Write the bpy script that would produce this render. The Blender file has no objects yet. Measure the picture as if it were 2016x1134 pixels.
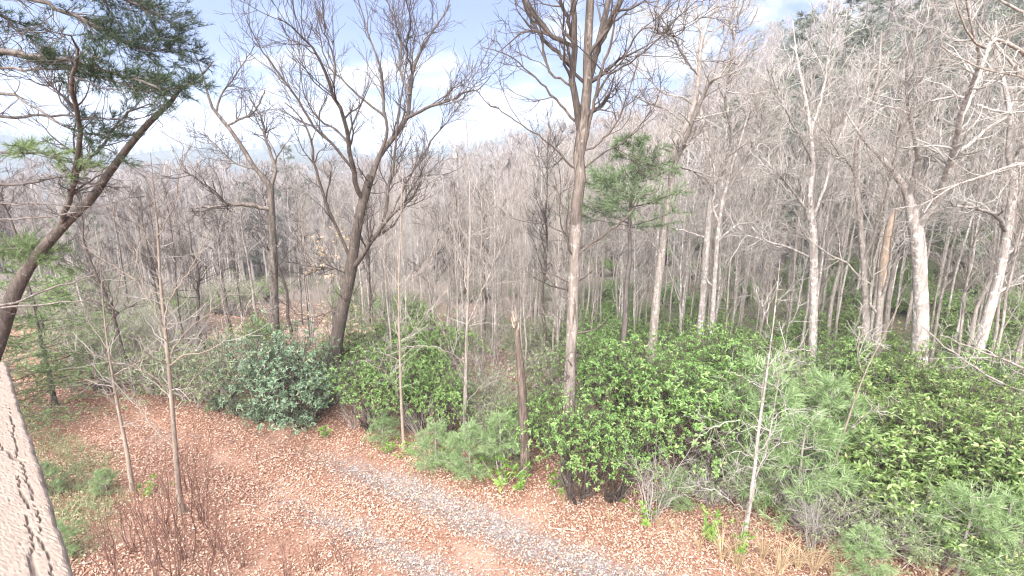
import bpy, math, random
import numpy as np
from mathutils import Vector

SC = bpy.context.scene
COL = SC.collection
rng = np.random.default_rng(7)
random.seed(7)

# ------------------------------------------------------------------ camera
H = 6.5
PITCH = math.radians(13.0)
F = 1008.0
CP, SP = math.cos(PITCH), math.sin(PITCH)
cam_d = bpy.data.cameras.new('camera')
cam_d.lens = 18.0
cam_d.sensor_width = 36.0
cam_d.clip_start = 0.05
cam_d.clip_end = 9000
cam = bpy.data.objects.new('camera', cam_d)
COL.objects.link(cam)
cam.location = (0, 0, H)
cam.rotation_euler = (math.radians(90) - PITCH, 0, 0)
SC.camera = cam

# ------------------------------------------------------------------ world and sun
SUN_EL, SUN_ROT = math.radians(42), math.radians(195)
SKY_STRENGTH = 0.055
W = bpy.data.worlds.new('World')
SC.world = W
W.use_nodes = True
wt = W.node_tree
wt.nodes.clear()


def nd(t, typ, **kw):
    n = t.nodes.new(typ)
    for k, v in kw.items():
        if k.startswith('i_'):
            key = k[2:]
            key = int(key) if key.isdigit() else key
            n.inputs[key].default_value = v
        else:
            setattr(n, k, v)
    return n


def ramp(t, fac, stops, interp='LINEAR'):
    r = t.nodes.new('ShaderNodeValToRGB')
    cr = r.color_ramp
    cr.interpolation = interp
    while len(cr.elements) < len(stops):
        cr.elements.new(0.5)
    for e, (p, c) in zip(cr.elements, stops):
        e.position = p
        e.color = (c[0], c[1], c[2], 1) if not isinstance(c, (int, float)) else (c, c, c, 1)
    t.links.new(fac, r.inputs[0])
    return r.outputs[0]


def mathn(t, op, a, b=None, c=None, clamp=False):
    n = t.nodes.new('ShaderNodeMath')
    n.operation = op
    n.use_clamp = clamp
    for i, v in enumerate((a, b, c)):
        if v is None:
            continue
        if isinstance(v, (int, float)):
            n.inputs[i].default_value = v
        else:
            t.links.new(v, n.inputs[i])
    return n.outputs[0]


def mixc(t, fac, a, b, mode='MIX'):
    n = t.nodes.new('ShaderNodeMix')
    n.data_type = 'RGBA'
    n.blend_type = mode
    for i, v in ((0, fac), (6, a), (7, b)):
        if isinstance(v, (int, float)):
            n.inputs[i].default_value = v
        elif isinstance(v, tuple):
            n.inputs[i].default_value = (v[0], v[1], v[2], 1)
        else:
            t.links.new(v, n.inputs[i])
    return n.outputs[2]


def noise(t, vec, scale, detail=4, rough=0.55, dim='3D', dist=0.0):
    n = nd(t, 'ShaderNodeTexNoise', noise_dimensions=dim)
    n.inputs['Scale'].default_value = scale
    n.inputs['Detail'].default_value = detail
    n.inputs['Roughness'].default_value = rough
    n.inputs['Distortion'].default_value = dist
    if vec is not None:
        t.links.new(vec, n.inputs['Vector'])
    return n.outputs[0]


sky = nd(wt, 'ShaderNodeTexSky', sky_type='NISHITA', sun_disc=False)
sky.sun_elevation = SUN_EL
sky.sun_rotation = SUN_ROT
sky.altitude = 500
sky.air_density = 1.0
sky.dust_density = 1.5
sky.ozone_density = 2.0
tc = nd(wt, 'ShaderNodeTexCoord')
sep = nd(wt, 'ShaderNodeSeparateXYZ')
wt.links.new(tc.outputs['Generated'], sep.inputs[0])
zz = mathn(wt, 'ADD', mathn(wt, 'MAXIMUM', sep.outputs[2], 0.0), 0.22)
cmb = nd(wt, 'ShaderNodeCombineXYZ')
wt.links.new(mathn(wt, 'DIVIDE', sep.outputs[0], zz), cmb.inputs[0])
wt.links.new(mathn(wt, 'DIVIDE', sep.outputs[1], zz), cmb.inputs[1])
cmb.inputs[2].default_value = 3.1
cn = noise(wt, cmb.outputs[0], 1.5, 7, 0.55, dist=0.3)
cmask = ramp(wt, cn, [(0.49, 0.0), (0.60, 1.0)], 'EASE')
cn2 = noise(wt, cmb.outputs[0], 2.3, 5, 0.5)
ccol = ramp(wt, cn2, [(0.36, (.85, .97, 1.35)), (0.58, (1.62, 1.64, 1.72))])
# thin high veil over the clear parts makes them pale lavender blue rather than deep blue
blue = mixc(wt, 0.92, sky.outputs[0], (0.31, 0.45, 1.02))
skyc = mixc(wt, cmask, blue, ccol)
bg = nd(wt, 'ShaderNodeBackground')
bg.inputs[1].default_value = SKY_STRENGTH
wt.links.new(skyc, bg.inputs[0])
wo = nd(wt, 'ShaderNodeOutputWorld')
wt.links.new(bg.outputs[0], wo.inputs[0])
W.cycles.sampling_method = 'MANUAL'
W.cycles.sample_map_resolution = 512

sl = bpy.data.lights.new('sun', 'SUN')
sl.energy = 1.5
sl.angle = math.radians(75)
sl.color = (1.0, 0.975, 0.94)
so = bpy.data.objects.new('sun', sl)
COL.objects.link(so)
sd = Vector((math.sin(SUN_ROT) * math.cos(SUN_EL), math.cos(SUN_ROT) * math.cos(SUN_EL), math.sin(SUN_EL)))
so.rotation_euler = sd.to_track_quat('Z', 'Y').to_euler()
so.location = (-20, -30, 60)

SC.view_settings.view_transform = 'Standard'
SC.view_settings.look = 'None'
SC.view_settings.gamma = 1
SC.view_settings.use_curve_mapping = False
SC.view_settings.exposure = 3.7
SC.render.engine = 'CYCLES'
SC.cycles.use_denoising = True
try:
    SC.cycles.denoiser = 'OPENIMAGEDENOISE'
    SC.cycles.denoising_input_passes = 'RGB_ALBEDO_NORMAL'
except Exception:
    pass
SC.cycles.max_bounces = 5
SC.cycles.diffuse_bounces = 3
SC.cycles.glossy_bounces = 2
SC.cycles.transmission_bounces = 3
SC.cycles.volume_bounces = 1
SC.cycles.caustics_reflective = False
SC.cycles.caustics_refractive = False
SC.cycles.pixel_filter_type = 'BLACKMAN_HARRIS'
SC.cycles.filter_width = 1.2


# ------------------------------------------------------------------ terrain
def sstep(t):
    t = np.clip(t, 0, 1)
    return t * t * (3 - 2 * t)


def ter(x, y):
    x = np.asarray(x, float)
    y = np.asarray(y, float)
    r = np.hypot(x, y)
    az = np.arctan2(x, np.maximum(y, 1e-3))
    q = .404 * (x + 1.8) + .915 * (y - 10.3)
    z = -5.5 * sstep(q / 30.0)
    hh = np.interp(az, [-0.75, -0.5, -0.25, 0.0, 0.3, 0.6], [-16.0, -15.0, -8.0, 6.0, 14.0, 20.0])
    front = sstep((y + 10) / 40.0)
    z = z + (hh + 5.5) * sstep((r - 55) / 200.0) * front
    # behind the crest the land falls away
    z = z - 45 * sstep((r - 270) / 250.0)
    # hillside on the right
    s = np.log1p(np.exp(np.clip((x - 17) / 4.0, -30, 30))) * 4.0
    z = z + np.minimum(0.34 * s, 26) * sstep((y + 5) / 20.0) * (1 - sstep((r - 250) / 200.0))
    # far ridges
    a1 = 74 + 26 * sstep((-.1 - az) / .5) + 12 * np.sin(az * 5.1 + 1.2) + 9 * np.sin(az * 13 + .4) + 4 * np.sin(az * 31)
    z = z + (a1 + 8) * np.exp(-((r - 850) / 240.0) ** 2)
    a2 = 78 + 20 * np.sin(az * 3.3 + .2) + 12 * np.sin(az * 9 + 2) + 5 * np.sin(az * 27 + 1)
    z = z + (a2 + 25) * np.exp(-((r - 2300) / 520.0) ** 2)
    # unevenness, gentle near the drive
    amp = 0.05 + 0.35 * sstep((q - 1) / 20.0)
    z = z + amp * (np.sin(x * .8 + .3 * y) * np.cos(y * .63 - .2 * x) * .6 + np.sin(x * 1.9 + 1) * np.sin(y * 1.7) * .25)
    # bank up towards the house on the near side of the drive
    w = .522 * x + .853 * y
    z = z + 0.9 * sstep((3.9 - w) / 5.0)
    # wheel ruts
    rut = np.exp(-((w - 6.9) / .28) ** 2) + np.exp(-((w - 5.47) / .28) ** 2)
    z = z - 0.06 * rut
    return z


def ray(px, py):
    a = (px - 1008.0) / F
    b = (567.0 - py) / F
    return np.array([a, CP + b * SP, -SP + b * CP])


def at(px, py, Y):
    """point on the ray through a pixel at forward distance Y"""
    d = ray(px, py)
    t = Y / d[1]
    return np.array([0, 0, H]) + d * t


def ground(px, py):
    d = ray(px, py)
    ts = np.concatenate([np.arange(2, 60, .05), np.arange(60, 400, .5)])
    p = d[None] * ts[:, None] + np.array([0, 0, H])
    below = p[:, 2] < ter(p[:, 0], p[:, 1])
    i = int(np.argmax(below)) if below.any() else len(ts) - 1
    q = p[i].copy()
    q[2] = float(ter(q[0], q[1]))
    return q


def project(p):
    p = np.asarray(p, float)
    X, Y, Z = p[..., 0], p[..., 1], p[..., 2] - H
    zc = Y * CP - Z * SP
    yc = Y * SP + Z * CP
    zc = np.where(np.abs(zc) < 1e-3, 1e-3, zc)
    return 1008 + F * X / zc, 567 - F * yc / zc, zc


# ------------------------------------------------------------------ mesh helpers
def mk_mesh(name, V, faces, mat=None, smooth=True):
    """V (n,3); faces: list of int arrays (m,k)"""
    me = bpy.data.meshes.new(name)
    V = np.ascontiguousarray(V, dtype=np.float32)
    faces = [np.asarray(f, dtype=np.int32) for f in faces if len(f)]
    nl = sum(f.size for f in faces)
    npoly = sum(len(f) for f in faces)
    me.vertices.add(len(V))
    me.vertices.foreach_set('co', V.ravel())
    me.loops.add(nl)
    me.polygons.add(npoly)
    me.loops.foreach_set('vertex_index', np.concatenate([f.ravel() for f in faces]))
    sizes = np.concatenate([np.full(len(f), f.shape[1], np.int32) for f in faces])
    starts = np.concatenate([[0], np.cumsum(sizes)[:-1]]).astype(np.int32)
    me.polygons.foreach_set('loop_start', starts)
    try:
        me.polygons.foreach_set('loop_total', sizes)
    except Exception:
        pass
    me.polygons.foreach_set('use_smooth', np.full(npoly, smooth, bool))
    if mat is not None:
        me.materials.append(mat)
    me.update(calc_edges=True)
    return me


class MB:
    def __init__(self):
        self.V, self.F, self.n = [], [], 0

    def add(self, V, *Fs):
        V = np.asarray(V, float).reshape(-1, 3)
        if not len(V):
            return self
        self.V.append(V)
        for f in Fs:
            self.F.append(np.asarray(f) + self.n)
        self.n += len(V)
        return self

    def mesh(self, name, mat, smooth=True, origin=None):
        V = np.concatenate(self.V)
        if origin is not None:
            V = V - np.asarray(origin)
        return mk_mesh(name, V, self.F, mat, smooth)


def link(name, me, parent=None, loc=None):
    o = bpy.data.objects.new(name, me)
    COL.objects.link(o)
    if loc is not None:
        o.location = loc
    if parent is not None:
        o.parent = parent
    return o


def tag(o, label=None, cat=None, group=None, kind=None):
    if label:
        o['label'] = label
    if cat:
        o['category'] = cat
    if group:
        o['group'] = group
    if kind:
        o['kind'] = kind
    return o


def thing(name, loc, label, cat, group=None, rz=0, sc=1.0):
    o = bpy.data.objects.new(name, None)
    o.empty_display_size = .2
    COL.objects.link(o)
    o.location = loc
    o.rotation_euler = (0, 0, rz)
    o.scale = (sc, sc, sc) if isinstance(sc, (int, float)) else sc
    return tag(o, label, cat, group)


def nrm(v):
    return v / np.maximum(np.linalg.norm(v, axis=-1, keepdims=True), 1e-9)


def tubes(mb, P, R, S=3, rough=0.0):
    """P (B,K,3) polylines, R (B,K) radii, S sides"""
    P = np.asarray(P, float)
    R = np.asarray(R, float)
    B, K = R.shape
    if B == 0:
        return mb
    T = np.empty_like(P)
    T[:, 1:-1] = P[:, 2:] - P[:, :-2]
    T[:, 0] = P[:, 1] - P[:, 0]
    T[:, -1] = P[:, -1] - P[:, -2]
    T = nrm(T)
    m = nrm(P[:, -1] - P[:, 0])
    ref = np.where(np.abs(m[:, 0:1]) < .7, np.array([[1., 0, 0]]), np.array([[0, 1., 0]]))
    ref = np.repeat(ref[:, None], K, 1)
    N = nrm(np.cross(T, ref))
    Bn = np.cross(T, N)
    ang = np.arange(S) / S * 2 * np.pi
    rr = R[:, :, None]
    if rough:
        ph = rng.normal(0, 1, (B, K, S))
        for _ in range(1):
            ph = (ph + np.roll(ph, 1, 2) * .3 + np.roll(ph, 1, 1) * .7) / 1.5
        rr = rr * (1 + rough * ph)
    ring = P[:, :, None] + rr[..., None] * (np.cos(ang)[None, None, :, None] * N[:, :, None] + np.sin(ang)[None, None, :, None] * Bn[:, :, None])
    b = np.arange(B)[:, None, None] * K * S
    k = np.arange(K - 1)[None, :, None] * S
    s = np.arange(S)[None, None, :]
    s2 = (s + 1) % S
    f = np.stack([b + k + s, b + k + s2, b + k + S + s2, b + k + S + s], -1).reshape(-1, 4)
    mb.add(ring.reshape(-1, 3), f)
    return mb


def resample(pts, K, wob=0.0):
    """Catmull-Rom resample of an (n,d) polyline to K points"""
    pts = np.asarray(pts, float)
    n = len(pts)
    seg = np.linalg.norm(np.diff(pts[:, :3], axis=0), axis=1)
    u = np.concatenate([[0], np.cumsum(np.maximum(seg, 1e-6))])
    t = np.linspace(0, u[-1], K)
    i = np.clip(np.searchsorted(u, t, side='right') - 1, 0, n - 2)
    f = ((t - u[i]) / (u[i + 1] - u[i]))[:, None]
    p0 = pts[np.maximum(i - 1, 0)]
    p1, p2 = pts[i], pts[i + 1]
    p3 = pts[np.minimum(i + 2, n - 1)]
    o = .5 * ((2 * p1) + (p2 - p0) * f + (2 * p0 - 5 * p1 + 4 * p2 - p3) * f ** 2 + (-p0 + 3 * p1 - 3 * p2 + p3) * f ** 3)
    if wob:
        j = rng.normal(0, wob, (K, 3))
        j[0] = 0
        j[-1] = 0
        o[:, :3] += j
    return o


UP = np.array([0, 0, 1.0])


def grow(P, R, n, length, ang=.8, t0=.15, t1=1.0, K=5, up=.08, jit=.18, rk=.55, rmin=.004, fall=.5, flat=0.0, rcap=9.0):
    """n children over all parents, chosen in proportion to parent length"""
    B, Kp = R.shape
    if B == 0 or n <= 0:
        return np.zeros((0, K, 3)), np.zeros((0, K))
    Ls = np.linalg.norm(np.diff(P, axis=1), axis=2).sum(1)
    pr = Ls / Ls.sum()
    b = rng.choice(B, n, p=pr)
    t = t0 + (t1 - t0) * rng.random(n)
    x = t * (Kp - 1) * .9999
    i = x.astype(int)
    f = (x - i)[:, None]
    pos = P[b, i] * (1 - f) + P[b, i + 1] * f
    tan = nrm(P[b, i + 1] - P[b, i])
    rad = R[b, i] * (1 - f[:, 0]) + R[b, i + 1] * f[:, 0]
    v = rng.normal(0, 1, (n, 3))
    if flat:
        v[:, 2] *= (1 - flat)
    perp = nrm(v - (v * tan).sum(1, keepdims=True) * tan)
    a = (ang * (.6 + .8 * rng.random(n)))[:, None]
    d = tan * np.cos(a) + perp * np.sin(a)
    L = length * (.45 + .9 * rng.random(n)) * (1 - fall * t)
    if length < 0:
        L = -length * Ls[b] * (.45 + .9 * rng.random(n)) * (1 - fall * t)
    out = np.empty((n, K, 3))
    out[:, 0] = pos
    st = (L / (K - 1))[:, None]
    for k in range(1, K):
        d = nrm(d + rng.normal(0, jit, (n, 3)) + UP * up)
        out[:, k] = out[:, k - 1] + d * st
    r0 = np.clip(rad * rk, rmin, rcap)
    tt = np.linspace(0, 1, K)[None]
    Rc = r0[:, None] * (1 - tt) + rmin * .55 * tt
    return out, Rc


def needles(mb, pos, dirs, n, length, width, spread=.6):
    """tufts of n flat needles at each pos pointing along dirs"""
    T = len(pos)
    p = np.repeat(pos, n, 0)
    d = nrm(np.repeat(dirs, n, 0) + rng.normal(0, spread, (T * n, 3)))
    L = (length * (.7 + .5 * rng.random(T * n)))[:, None]
    side = nrm(np.cross(d, rng.normal(0, 1, (T * n, 3)))) * width * .5
    tip = p + d * L
    V = np.stack([p - side, p + side, tip + side * .35, tip - side * .35], 1).reshape(-1, 3)
    f = np.arange(T * n * 4).reshape(-1, 4)
    mb.add(V, f)
    return mb


def leaves(mb, pos, d, nrmv, length, width, droop=.25, fold=.25):
    """folded four-triangle leaves; pos, d (direction), nrmv (upper side)"""
    n = len(pos)
    L = (np.asarray(length) * (.7 + .6 * rng.random(n)))[:, None]
    Wd = (width * (.75 + .5 * rng.random(n)))[:, None]
    d = nrm(d)
    s = nrm(np.cross(d, nrmv))
    u = nrm(np.cross(s, d))
    base = pos
    mid = pos + d * L * .55
    tip = pos + d * L - u * L * droop
    e = u * Wd * fold
    l = mid + s * Wd * .5 + e
    r = mid - s * Wd * .5 + e
    V = np.stack([base, l, tip, r, mid], 1).reshape(-1, 3)
    o = np.arange(n)[:, None] * 5
    f = np.concatenate([o + np.array([[0, 4, 1]]), o + np.array([[1, 4, 2]]), o + np.array([[2, 4, 3]]), o + np.array([[3, 4, 0]])], 0)
    mb.add(V, f)
    return mb


def whorls(mb, pos, axis, n, length, width, tilt=.9, droop=.25):
    """n leaves around each shoot tip"""
    T = len(pos)
    axis = nrm(axis)
    rv = nrm(np.cross(axis, rng.normal(0, 1, (T, 3))))
    bv = np.cross(axis, rv)
    ph = (np.arange(n)[None] / n * 2 * np.pi + rng.normal(0, .7, (T, n)))[..., None]
    tl = (tilt + rng.normal(0, .45, (T, n)))[..., None]
    out = np.cos(ph) * rv[:, None] + np.sin(ph) * bv[:, None]
    d = out * np.sin(tl) + axis[:, None] * np.cos(tl)
    nv = axis[:, None] * np.sin(tl) - out * np.cos(tl) + rng.normal(0, .15, (T, n, 3))
    p = np.repeat(pos[:, None], n, 1)
    leaves(mb, p.reshape(-1, 3), d.reshape(-1, 3), nv.reshape(-1, 3), length, width, droop)
    return mb


# ------------------------------------------------------------------ materials
def newmat(name):
    m = bpy.data.materials.new(name)
    m.use_nodes = True
    t = m.node_tree
    t.nodes.clear()
    out = nd(t, 'ShaderNodeOutputMaterial')
    bs = nd(t, 'ShaderNodeBsdfPrincipled')
    t.links.new(bs.outputs[0], out.inputs[0])
    return m, t, bs, out


def bark(name, dark, light, lichen=None, lamt=.45, scale=9.0, bump=.6, stretch=.22):
    m, t, bs, out = newmat(name)
    tc = nd(t, 'ShaderNodeTexCoord')
    mp = nd(t, 'ShaderNodeMapping')
    mp.inputs['Scale'].default_value = (1, 1, stretch * .6)
    t.links.new(tc.outputs['Object'], mp.inputs[0])
    n1 = noise(t, mp.outputs[0], scale * 1.8, 6, .7, dist=.8)
    n2 = noise(t, tc.outputs['Object'], scale * .25, 3, .6)
    c = ramp(t, n1, [(.38, dark), (.6, light)])
    oi = nd(t, 'ShaderNodeObjectInfo')
    c = mixc(t, ramp(t, n2, [(.42, 0.), (.62, .6)]), c, tuple(v * .5 + w * .4 for v, w in zip(dark, light)))
    if lichen:
        n3 = noise(t, tc.outputs['Object'], scale * 1.1, 5, .7)
        k = ramp(t, n3, [(lamt, 0.0), (lamt + .12, 1.0)])
        c = mixc(t, k, c, lichen)
    hv = nd(t, 'ShaderNodeHueSaturation')
    t.links.new(c, hv.inputs['Color'])
    t.links.new(mathn(t, 'ADD', mathn(t, 'MULTIPLY', oi.outputs['Random'], .4), .8), hv.inputs['Value'])
    t.links.new(hv.outputs[0], bs.inputs['Base Color'])
    bs.inputs['Roughness'].default_value = .9
    bs.inputs['Specular IOR Level'].default_value = .2
    bp = nd(t, 'ShaderNodeBump')
    bp.inputs['Strength'].default_value = bump
    bp.inputs['Distance'].default_value = .03
    t.links.new(n1, bp.inputs['Height'])
    t.links.new(bp.outputs[0], bs.inputs['Normal'])
    return m


def islandmat(name, stops, rough=.85, spec=.2, trans=0.0, tcol=None, nscale=None, per_object=False):
    """colour varies from piece to piece"""
    m, t, bs, out = newmat(name)
    g = nd(t, 'ShaderNodeNewGeometry')
    fac = g.outputs['Random Per Island']
    if per_object:
        fac = nd(t, 'ShaderNodeObjectInfo').outputs['Random']
    if nscale:
        tc = nd(t, 'ShaderNodeTexCoord')
        nn = noise(t, tc.outputs['Object'], nscale, 3, .6)
        fac = mathn(t, 'ADD', mathn(t, 'MULTIPLY', fac, .5), mathn(t, 'MULTIPLY', mathn(t, 'SUBTRACT', nn, .25), 1.0), clamp=True)
    c = ramp(t, fac, stops)
    t.links.new(c, bs.inputs['Base Color'])
    bs.inputs['Roughness'].default_value = rough
    bs.inputs['Specular IOR Level'].default_value = spec
    if trans:
        tr = nd(t, 'ShaderNodeBsdfTranslucent')
        if tcol:
            t.links.new(mixc(t, .6, c, tcol), tr.inputs[0])
        else:
            t.links.new(c, tr.inputs[0])
        mx = nd(t, 'ShaderNodeMixShader')
        mx.inputs[0].default_value = trans
        t.links.new(bs.outputs[0], mx.inputs[1])
        t.links.new(tr.outputs[0], mx.inputs[2])
        t.links.new(mx.outputs[0], out.inputs[0])
    return m


M = {}
M['bark_oak'] = bark('bark_oak', (.075, .058, .048), (.29, .245, .212), (.42, .385, .345), .56, 8)
M['bark_mid'] = bark('bark_mid', (.05, .039, .032), (.20, .163, .137), (.30, .265, .235), .58, 8)
M['bark_brown'] = bark('bark_brown', (.04, .031, .026), (.145, .115, .096), (.22, .20, .178), .60, 10)
M['bark_dark'] = bark('bark_dark', (.036, .028, .025), (.13, .102, .085), (.26, .24, .21), .60, 10)
M['bark_grey'] = bark('bark_grey', (.13, .105, .09), (.34, .29, .255), (.44, .41, .37), .55, 9)
M['bark_pale'] = bark('bark_pale', (.17, .135, .118), (.45, .395, .355), (.60, .575, .54), .52, 7)
M['bark_snag'] = bark('bark_snag', (.04, .03, .026), (.185, .138, .112), None, .5, 11, .9)
M['bark_rot'] = bark('bark_rot', (.16, .115, .08), (.42, .325, .25), (.50, .45, .39), .6, 8)
M['bark_pine'] = bark('bark_pine', (.06, .05, .045), (.20, .165, .145), (.27, .26, .24), .6, 9)
M['bark_sapling'] = bark('bark_sapling', (.15, .115, .09), (.29, .235, .19), (.38, .34, .29), .6, 12, .3)
M['twig_dark'] = islandmat('twig_dark', [(0, (.05, .038, .034)), (1, (.12, .097, .085))])
M['twig_grey'] = islandmat('twig_grey', [(0, (.17, .145, .125)), (1, (.42, .375, .335))])
M['twig_pale'] = islandmat('twig_pale', [(0, (.21, .187, .168)), (1, (.45, .415, .38))])
M['twig_red'] = islandmat('twig_red', [(0, (.09, .045, .035)), (1, (.22, .13, .10))])
M['twig_far'] = islandmat('twig_far', [(0, (.20, .17, .158)), (1, (.39, .34, .32))])
M['leaf_laurel'] = islandmat('leaf_laurel', [(0, (.09, .155, .04)), (.5, (.165, .295, .075)), (.93, (.29, .40, .15)), (1, (.42, .36, .17))], .42, .5, .35, (.32, .55, .12))
M['leaf_rhodo'] = islandmat('leaf_rhodo', [(0, (.085, .135, .035)), (.5, (.17, .25, .07)), (.93, (.30, .38, .16)), (1, (.42, .36, .17))], .38, .5, .33, (.34, .52, .11))
M['leaf_blue'] = islandmat('leaf_blue', [(0, (.09, .14, .085)), (.5, (.17, .245, .15)), (.93, (.29, .37, .25)), (1, (.42, .36, .17))], .42, .5, .3, (.26, .46, .18))
M['leaf_olive'] = islandmat('leaf_olive', [(0, (.11, .13, .065)), (.5, (.19, .22, .11)), (1, (.30, .33, .19))], .5, .4, .3, (.30, .38, .13))
M['leaf_bright'] = islandmat('leaf_bright', [(0, (.10, .20, .03)), (1, (.24, .36, .08))], .4, .4, .3, (.3, .5, .06))
M['leaf_tan'] = islandmat('leaf_tan', [(0, (.38, .28, .18)), (1, (.58, .47, .34))], .7, .2, .3)
M['needle_dark'] = islandmat('needle_dark', [(0, (.018, .034, .014)), (.6, (.04, .07, .03)), (1, (.085, .10, .05))], .5, .3, .15)
M['needle_young'] = islandmat('needle_young', [(0, (.13, .20, .075)), (.6, (.24, .34, .145)), (1, (.37, .46, .24))], .5, .3, .25)
M['needle_mid'] = islandmat('needle_mid', [(0, (.09, .135, .05)), (.6, (.165, .235, .085)), (1, (.25, .32, .14))], .5, .3, .2)
M['needle_bright'] = islandmat('needle_bright', [(0, (.10, .145, .07)), (.6, (.175, .23, .115)), (1, (.26, .31, .18))], .5, .3, .25)
M['needle_grey'] = islandmat('needle_grey', [(0, (.13, .14, .11)), (.6, (.20, .215, .165)), (1, (.30, .31, .25))], .5, .3, .2)
M['litter'] = islandmat('litter', [(0, (.16, .075, .05)), (.2, (.37, .20, .14)), (.7, (.53, .355, .265)), (1, (.68, .54, .43))], .8, .15, .12)
M['stone'] = islandmat('stone', [(0, (.13, .122, .115)), (.6, (.255, .24, .228)), (1, (.42, .40, .385))], .8, .3)
M['grass_green'] = islandmat('grass_green', [(0, (.14, .21, .08)), (.7, (.27, .36, .17)), (1, (.44, .44, .26))], .6, .3, .25)
M['grass_tan'] = islandmat('grass_tan', [(0, (.36, .25, .14)), (1, (.66, .52, .34))], .7, .2, .2)


def ground_mat():
    m, t, bs, out = newmat('leaf_strewn_ground')
    tc = nd(t, 'ShaderNodeTexCoord')
    P = tc.outputs['Object']
    n1 = noise(t, P, 24, 6, .75)
    n2 = noise(t, P, .9, 4, .6)
    n3 = noise(t, P, 38, 3, .6)
    c = ramp(t, n1, [(.3, (.10, .048, .033)), (.5, (.27, .145, .10)), (.7, (.44, .28, .20))])
    soil = ramp(t, n3, [(.3, (.34, .21, .155)), (.7, (.48, .325, .25))])
    c = mixc(t, ramp(t, n2, [(.5, 0.), (.66, .6)]), c, soil)
    # gravel showing in the two wheel tracks
    sp = nd(t, 'ShaderNodeSeparateXYZ')
    t.links.new(P, sp.inputs[0])
    w = mathn(t, 'ADD', mathn(t, 'MULTIPLY', sp.outputs[0], .522), mathn(t, 'MULTIPLY', sp.outputs[1], .853))
    w = mathn(t, 'ADD', w, mathn(t, 'MULTIPLY', mathn(t, 'SUBTRACT', noise(t, P, .7, 3), .5), .3))
    u = mathn(t, 'SUBTRACT', mathn(t, 'MULTIPLY', sp.outputs[0], .853), mathn(t, 'MULTIPLY', sp.outputs[1], .522))

    def band(c0, hw):
        d = mathn(t, 'ABSOLUTE', mathn(t, 'SUBTRACT', w, c0))
        return mathn(t, 'SUBTRACT', 1.0, mathn(t, 'DIVIDE', d, hw), clamp=True)
    b = mathn(t, 'MAXIMUM', band(6.9, .8), mathn(t, 'MULTIPLY', band(5.47, .62), .75))
    al = nd(t, 'ShaderNodeMapRange')
    al.inputs[1].default_value = -11.5
    al.inputs[2].default_value = -6.5
    t.links.new(u, al.inputs[0])
    b = mathn(t, 'MULTIPLY', b, al.outputs[0])
    k = ramp(t, mathn(t, 'ADD', b, mathn(t, 'MULTIPLY', mathn(t, 'SUBTRACT', noise(t, P, 3.0, 5, .7), .5), 1.1)), [(.25, 0.), (.75, .8)])
    vo = nd(t, 'ShaderNodeTexVoronoi')
    vo.inputs['Scale'].default_value = 26
    t.links.new(P, vo.inputs['Vector'])
    vs = nd(t, 'ShaderNodeSeparateColor')
    t.links.new(vo.outputs['Color'], vs.inputs[0])
    gcol = ramp(t, vs.outputs[0], [(0, (.11, .10, .095)), (.6, (.215, .20, .19)), (1, (.35, .33, .315))])
    c = mixc(t, k, c, gcol)
    qd = mathn(t, 'ADD', mathn(t, 'MULTIPLY', sp.outputs[0], .404), mathn(t, 'MULTIPLY', sp.outputs[1], .915))
    qm = nd(t, 'ShaderNodeMapRange')
    qm.inputs[1].default_value = 10.2
    qm.inputs[2].default_value = 14.0
    t.links.new(mathn(t, 'ADD', qd, mathn(t, 'MULTIPLY', noise(t, P, .5, 3), 2.0)), qm.inputs[0])
    floor = ramp(t, n1, [(.3, (.09, .07, .05)), (.55, (.21, .16, .12)), (.75, (.34, .265, .205))])
    c = mixc(t, mathn(t, 'MULTIPLY', qm.outputs[0], .75), c, floor)
    rx = nd(t, 'ShaderNodeMapRange')
    rx.inputs[1].default_value = 0.0
    rx.inputs[2].default_value = 9.0
    t.links.new(sp.outputs[0], rx.inputs[0])
    moss = ramp(t, noise(t, P, 1.1, 6, .7), [(.35, (.055, .06, .03)), (.5, (.11, .10, .06)), (.65, (.22, .16, .11))])
    c = mixc(t, mathn(t, 'MULTIPLY', mathn(t, 'MULTIPLY', rx.outputs[0], qm.outputs[0]), .85), c, moss)
    la = nd(t, 'ShaderNodeAttribute', attribute_name='lane')
    c = mixc(t, la.outputs['Fac'], c, ramp(t, n1, [(.3, (.36, .255, .195)), (.7, (.56, .44, .355))]))
    # far woods floor greyer
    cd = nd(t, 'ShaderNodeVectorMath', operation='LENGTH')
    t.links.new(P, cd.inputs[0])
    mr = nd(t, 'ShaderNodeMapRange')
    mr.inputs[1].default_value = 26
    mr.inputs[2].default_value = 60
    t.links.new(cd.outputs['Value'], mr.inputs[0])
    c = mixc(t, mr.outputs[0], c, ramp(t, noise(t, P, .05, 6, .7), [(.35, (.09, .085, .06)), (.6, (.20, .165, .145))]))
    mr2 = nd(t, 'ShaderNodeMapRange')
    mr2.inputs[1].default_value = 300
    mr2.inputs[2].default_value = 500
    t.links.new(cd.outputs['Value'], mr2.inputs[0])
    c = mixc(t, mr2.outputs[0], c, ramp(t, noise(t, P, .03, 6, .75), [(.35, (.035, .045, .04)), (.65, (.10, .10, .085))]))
    t.links.new(c, bs.inputs['Base Color'])
    bs.inputs['Roughness'].default_value = .95
    bs.inputs['Specular IOR Level'].default_value = .15
    bp = nd(t, 'ShaderNodeBump')
    bp.inputs['Strength'].default_value = .8
    bp.inputs['Distance'].default_value = .05
    t.links.new(n1, bp.inputs['Height'])
    t.links.new(bp.outputs[0], bs.inputs['Normal'])
    return m


M['ground'] = ground_mat()

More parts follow.
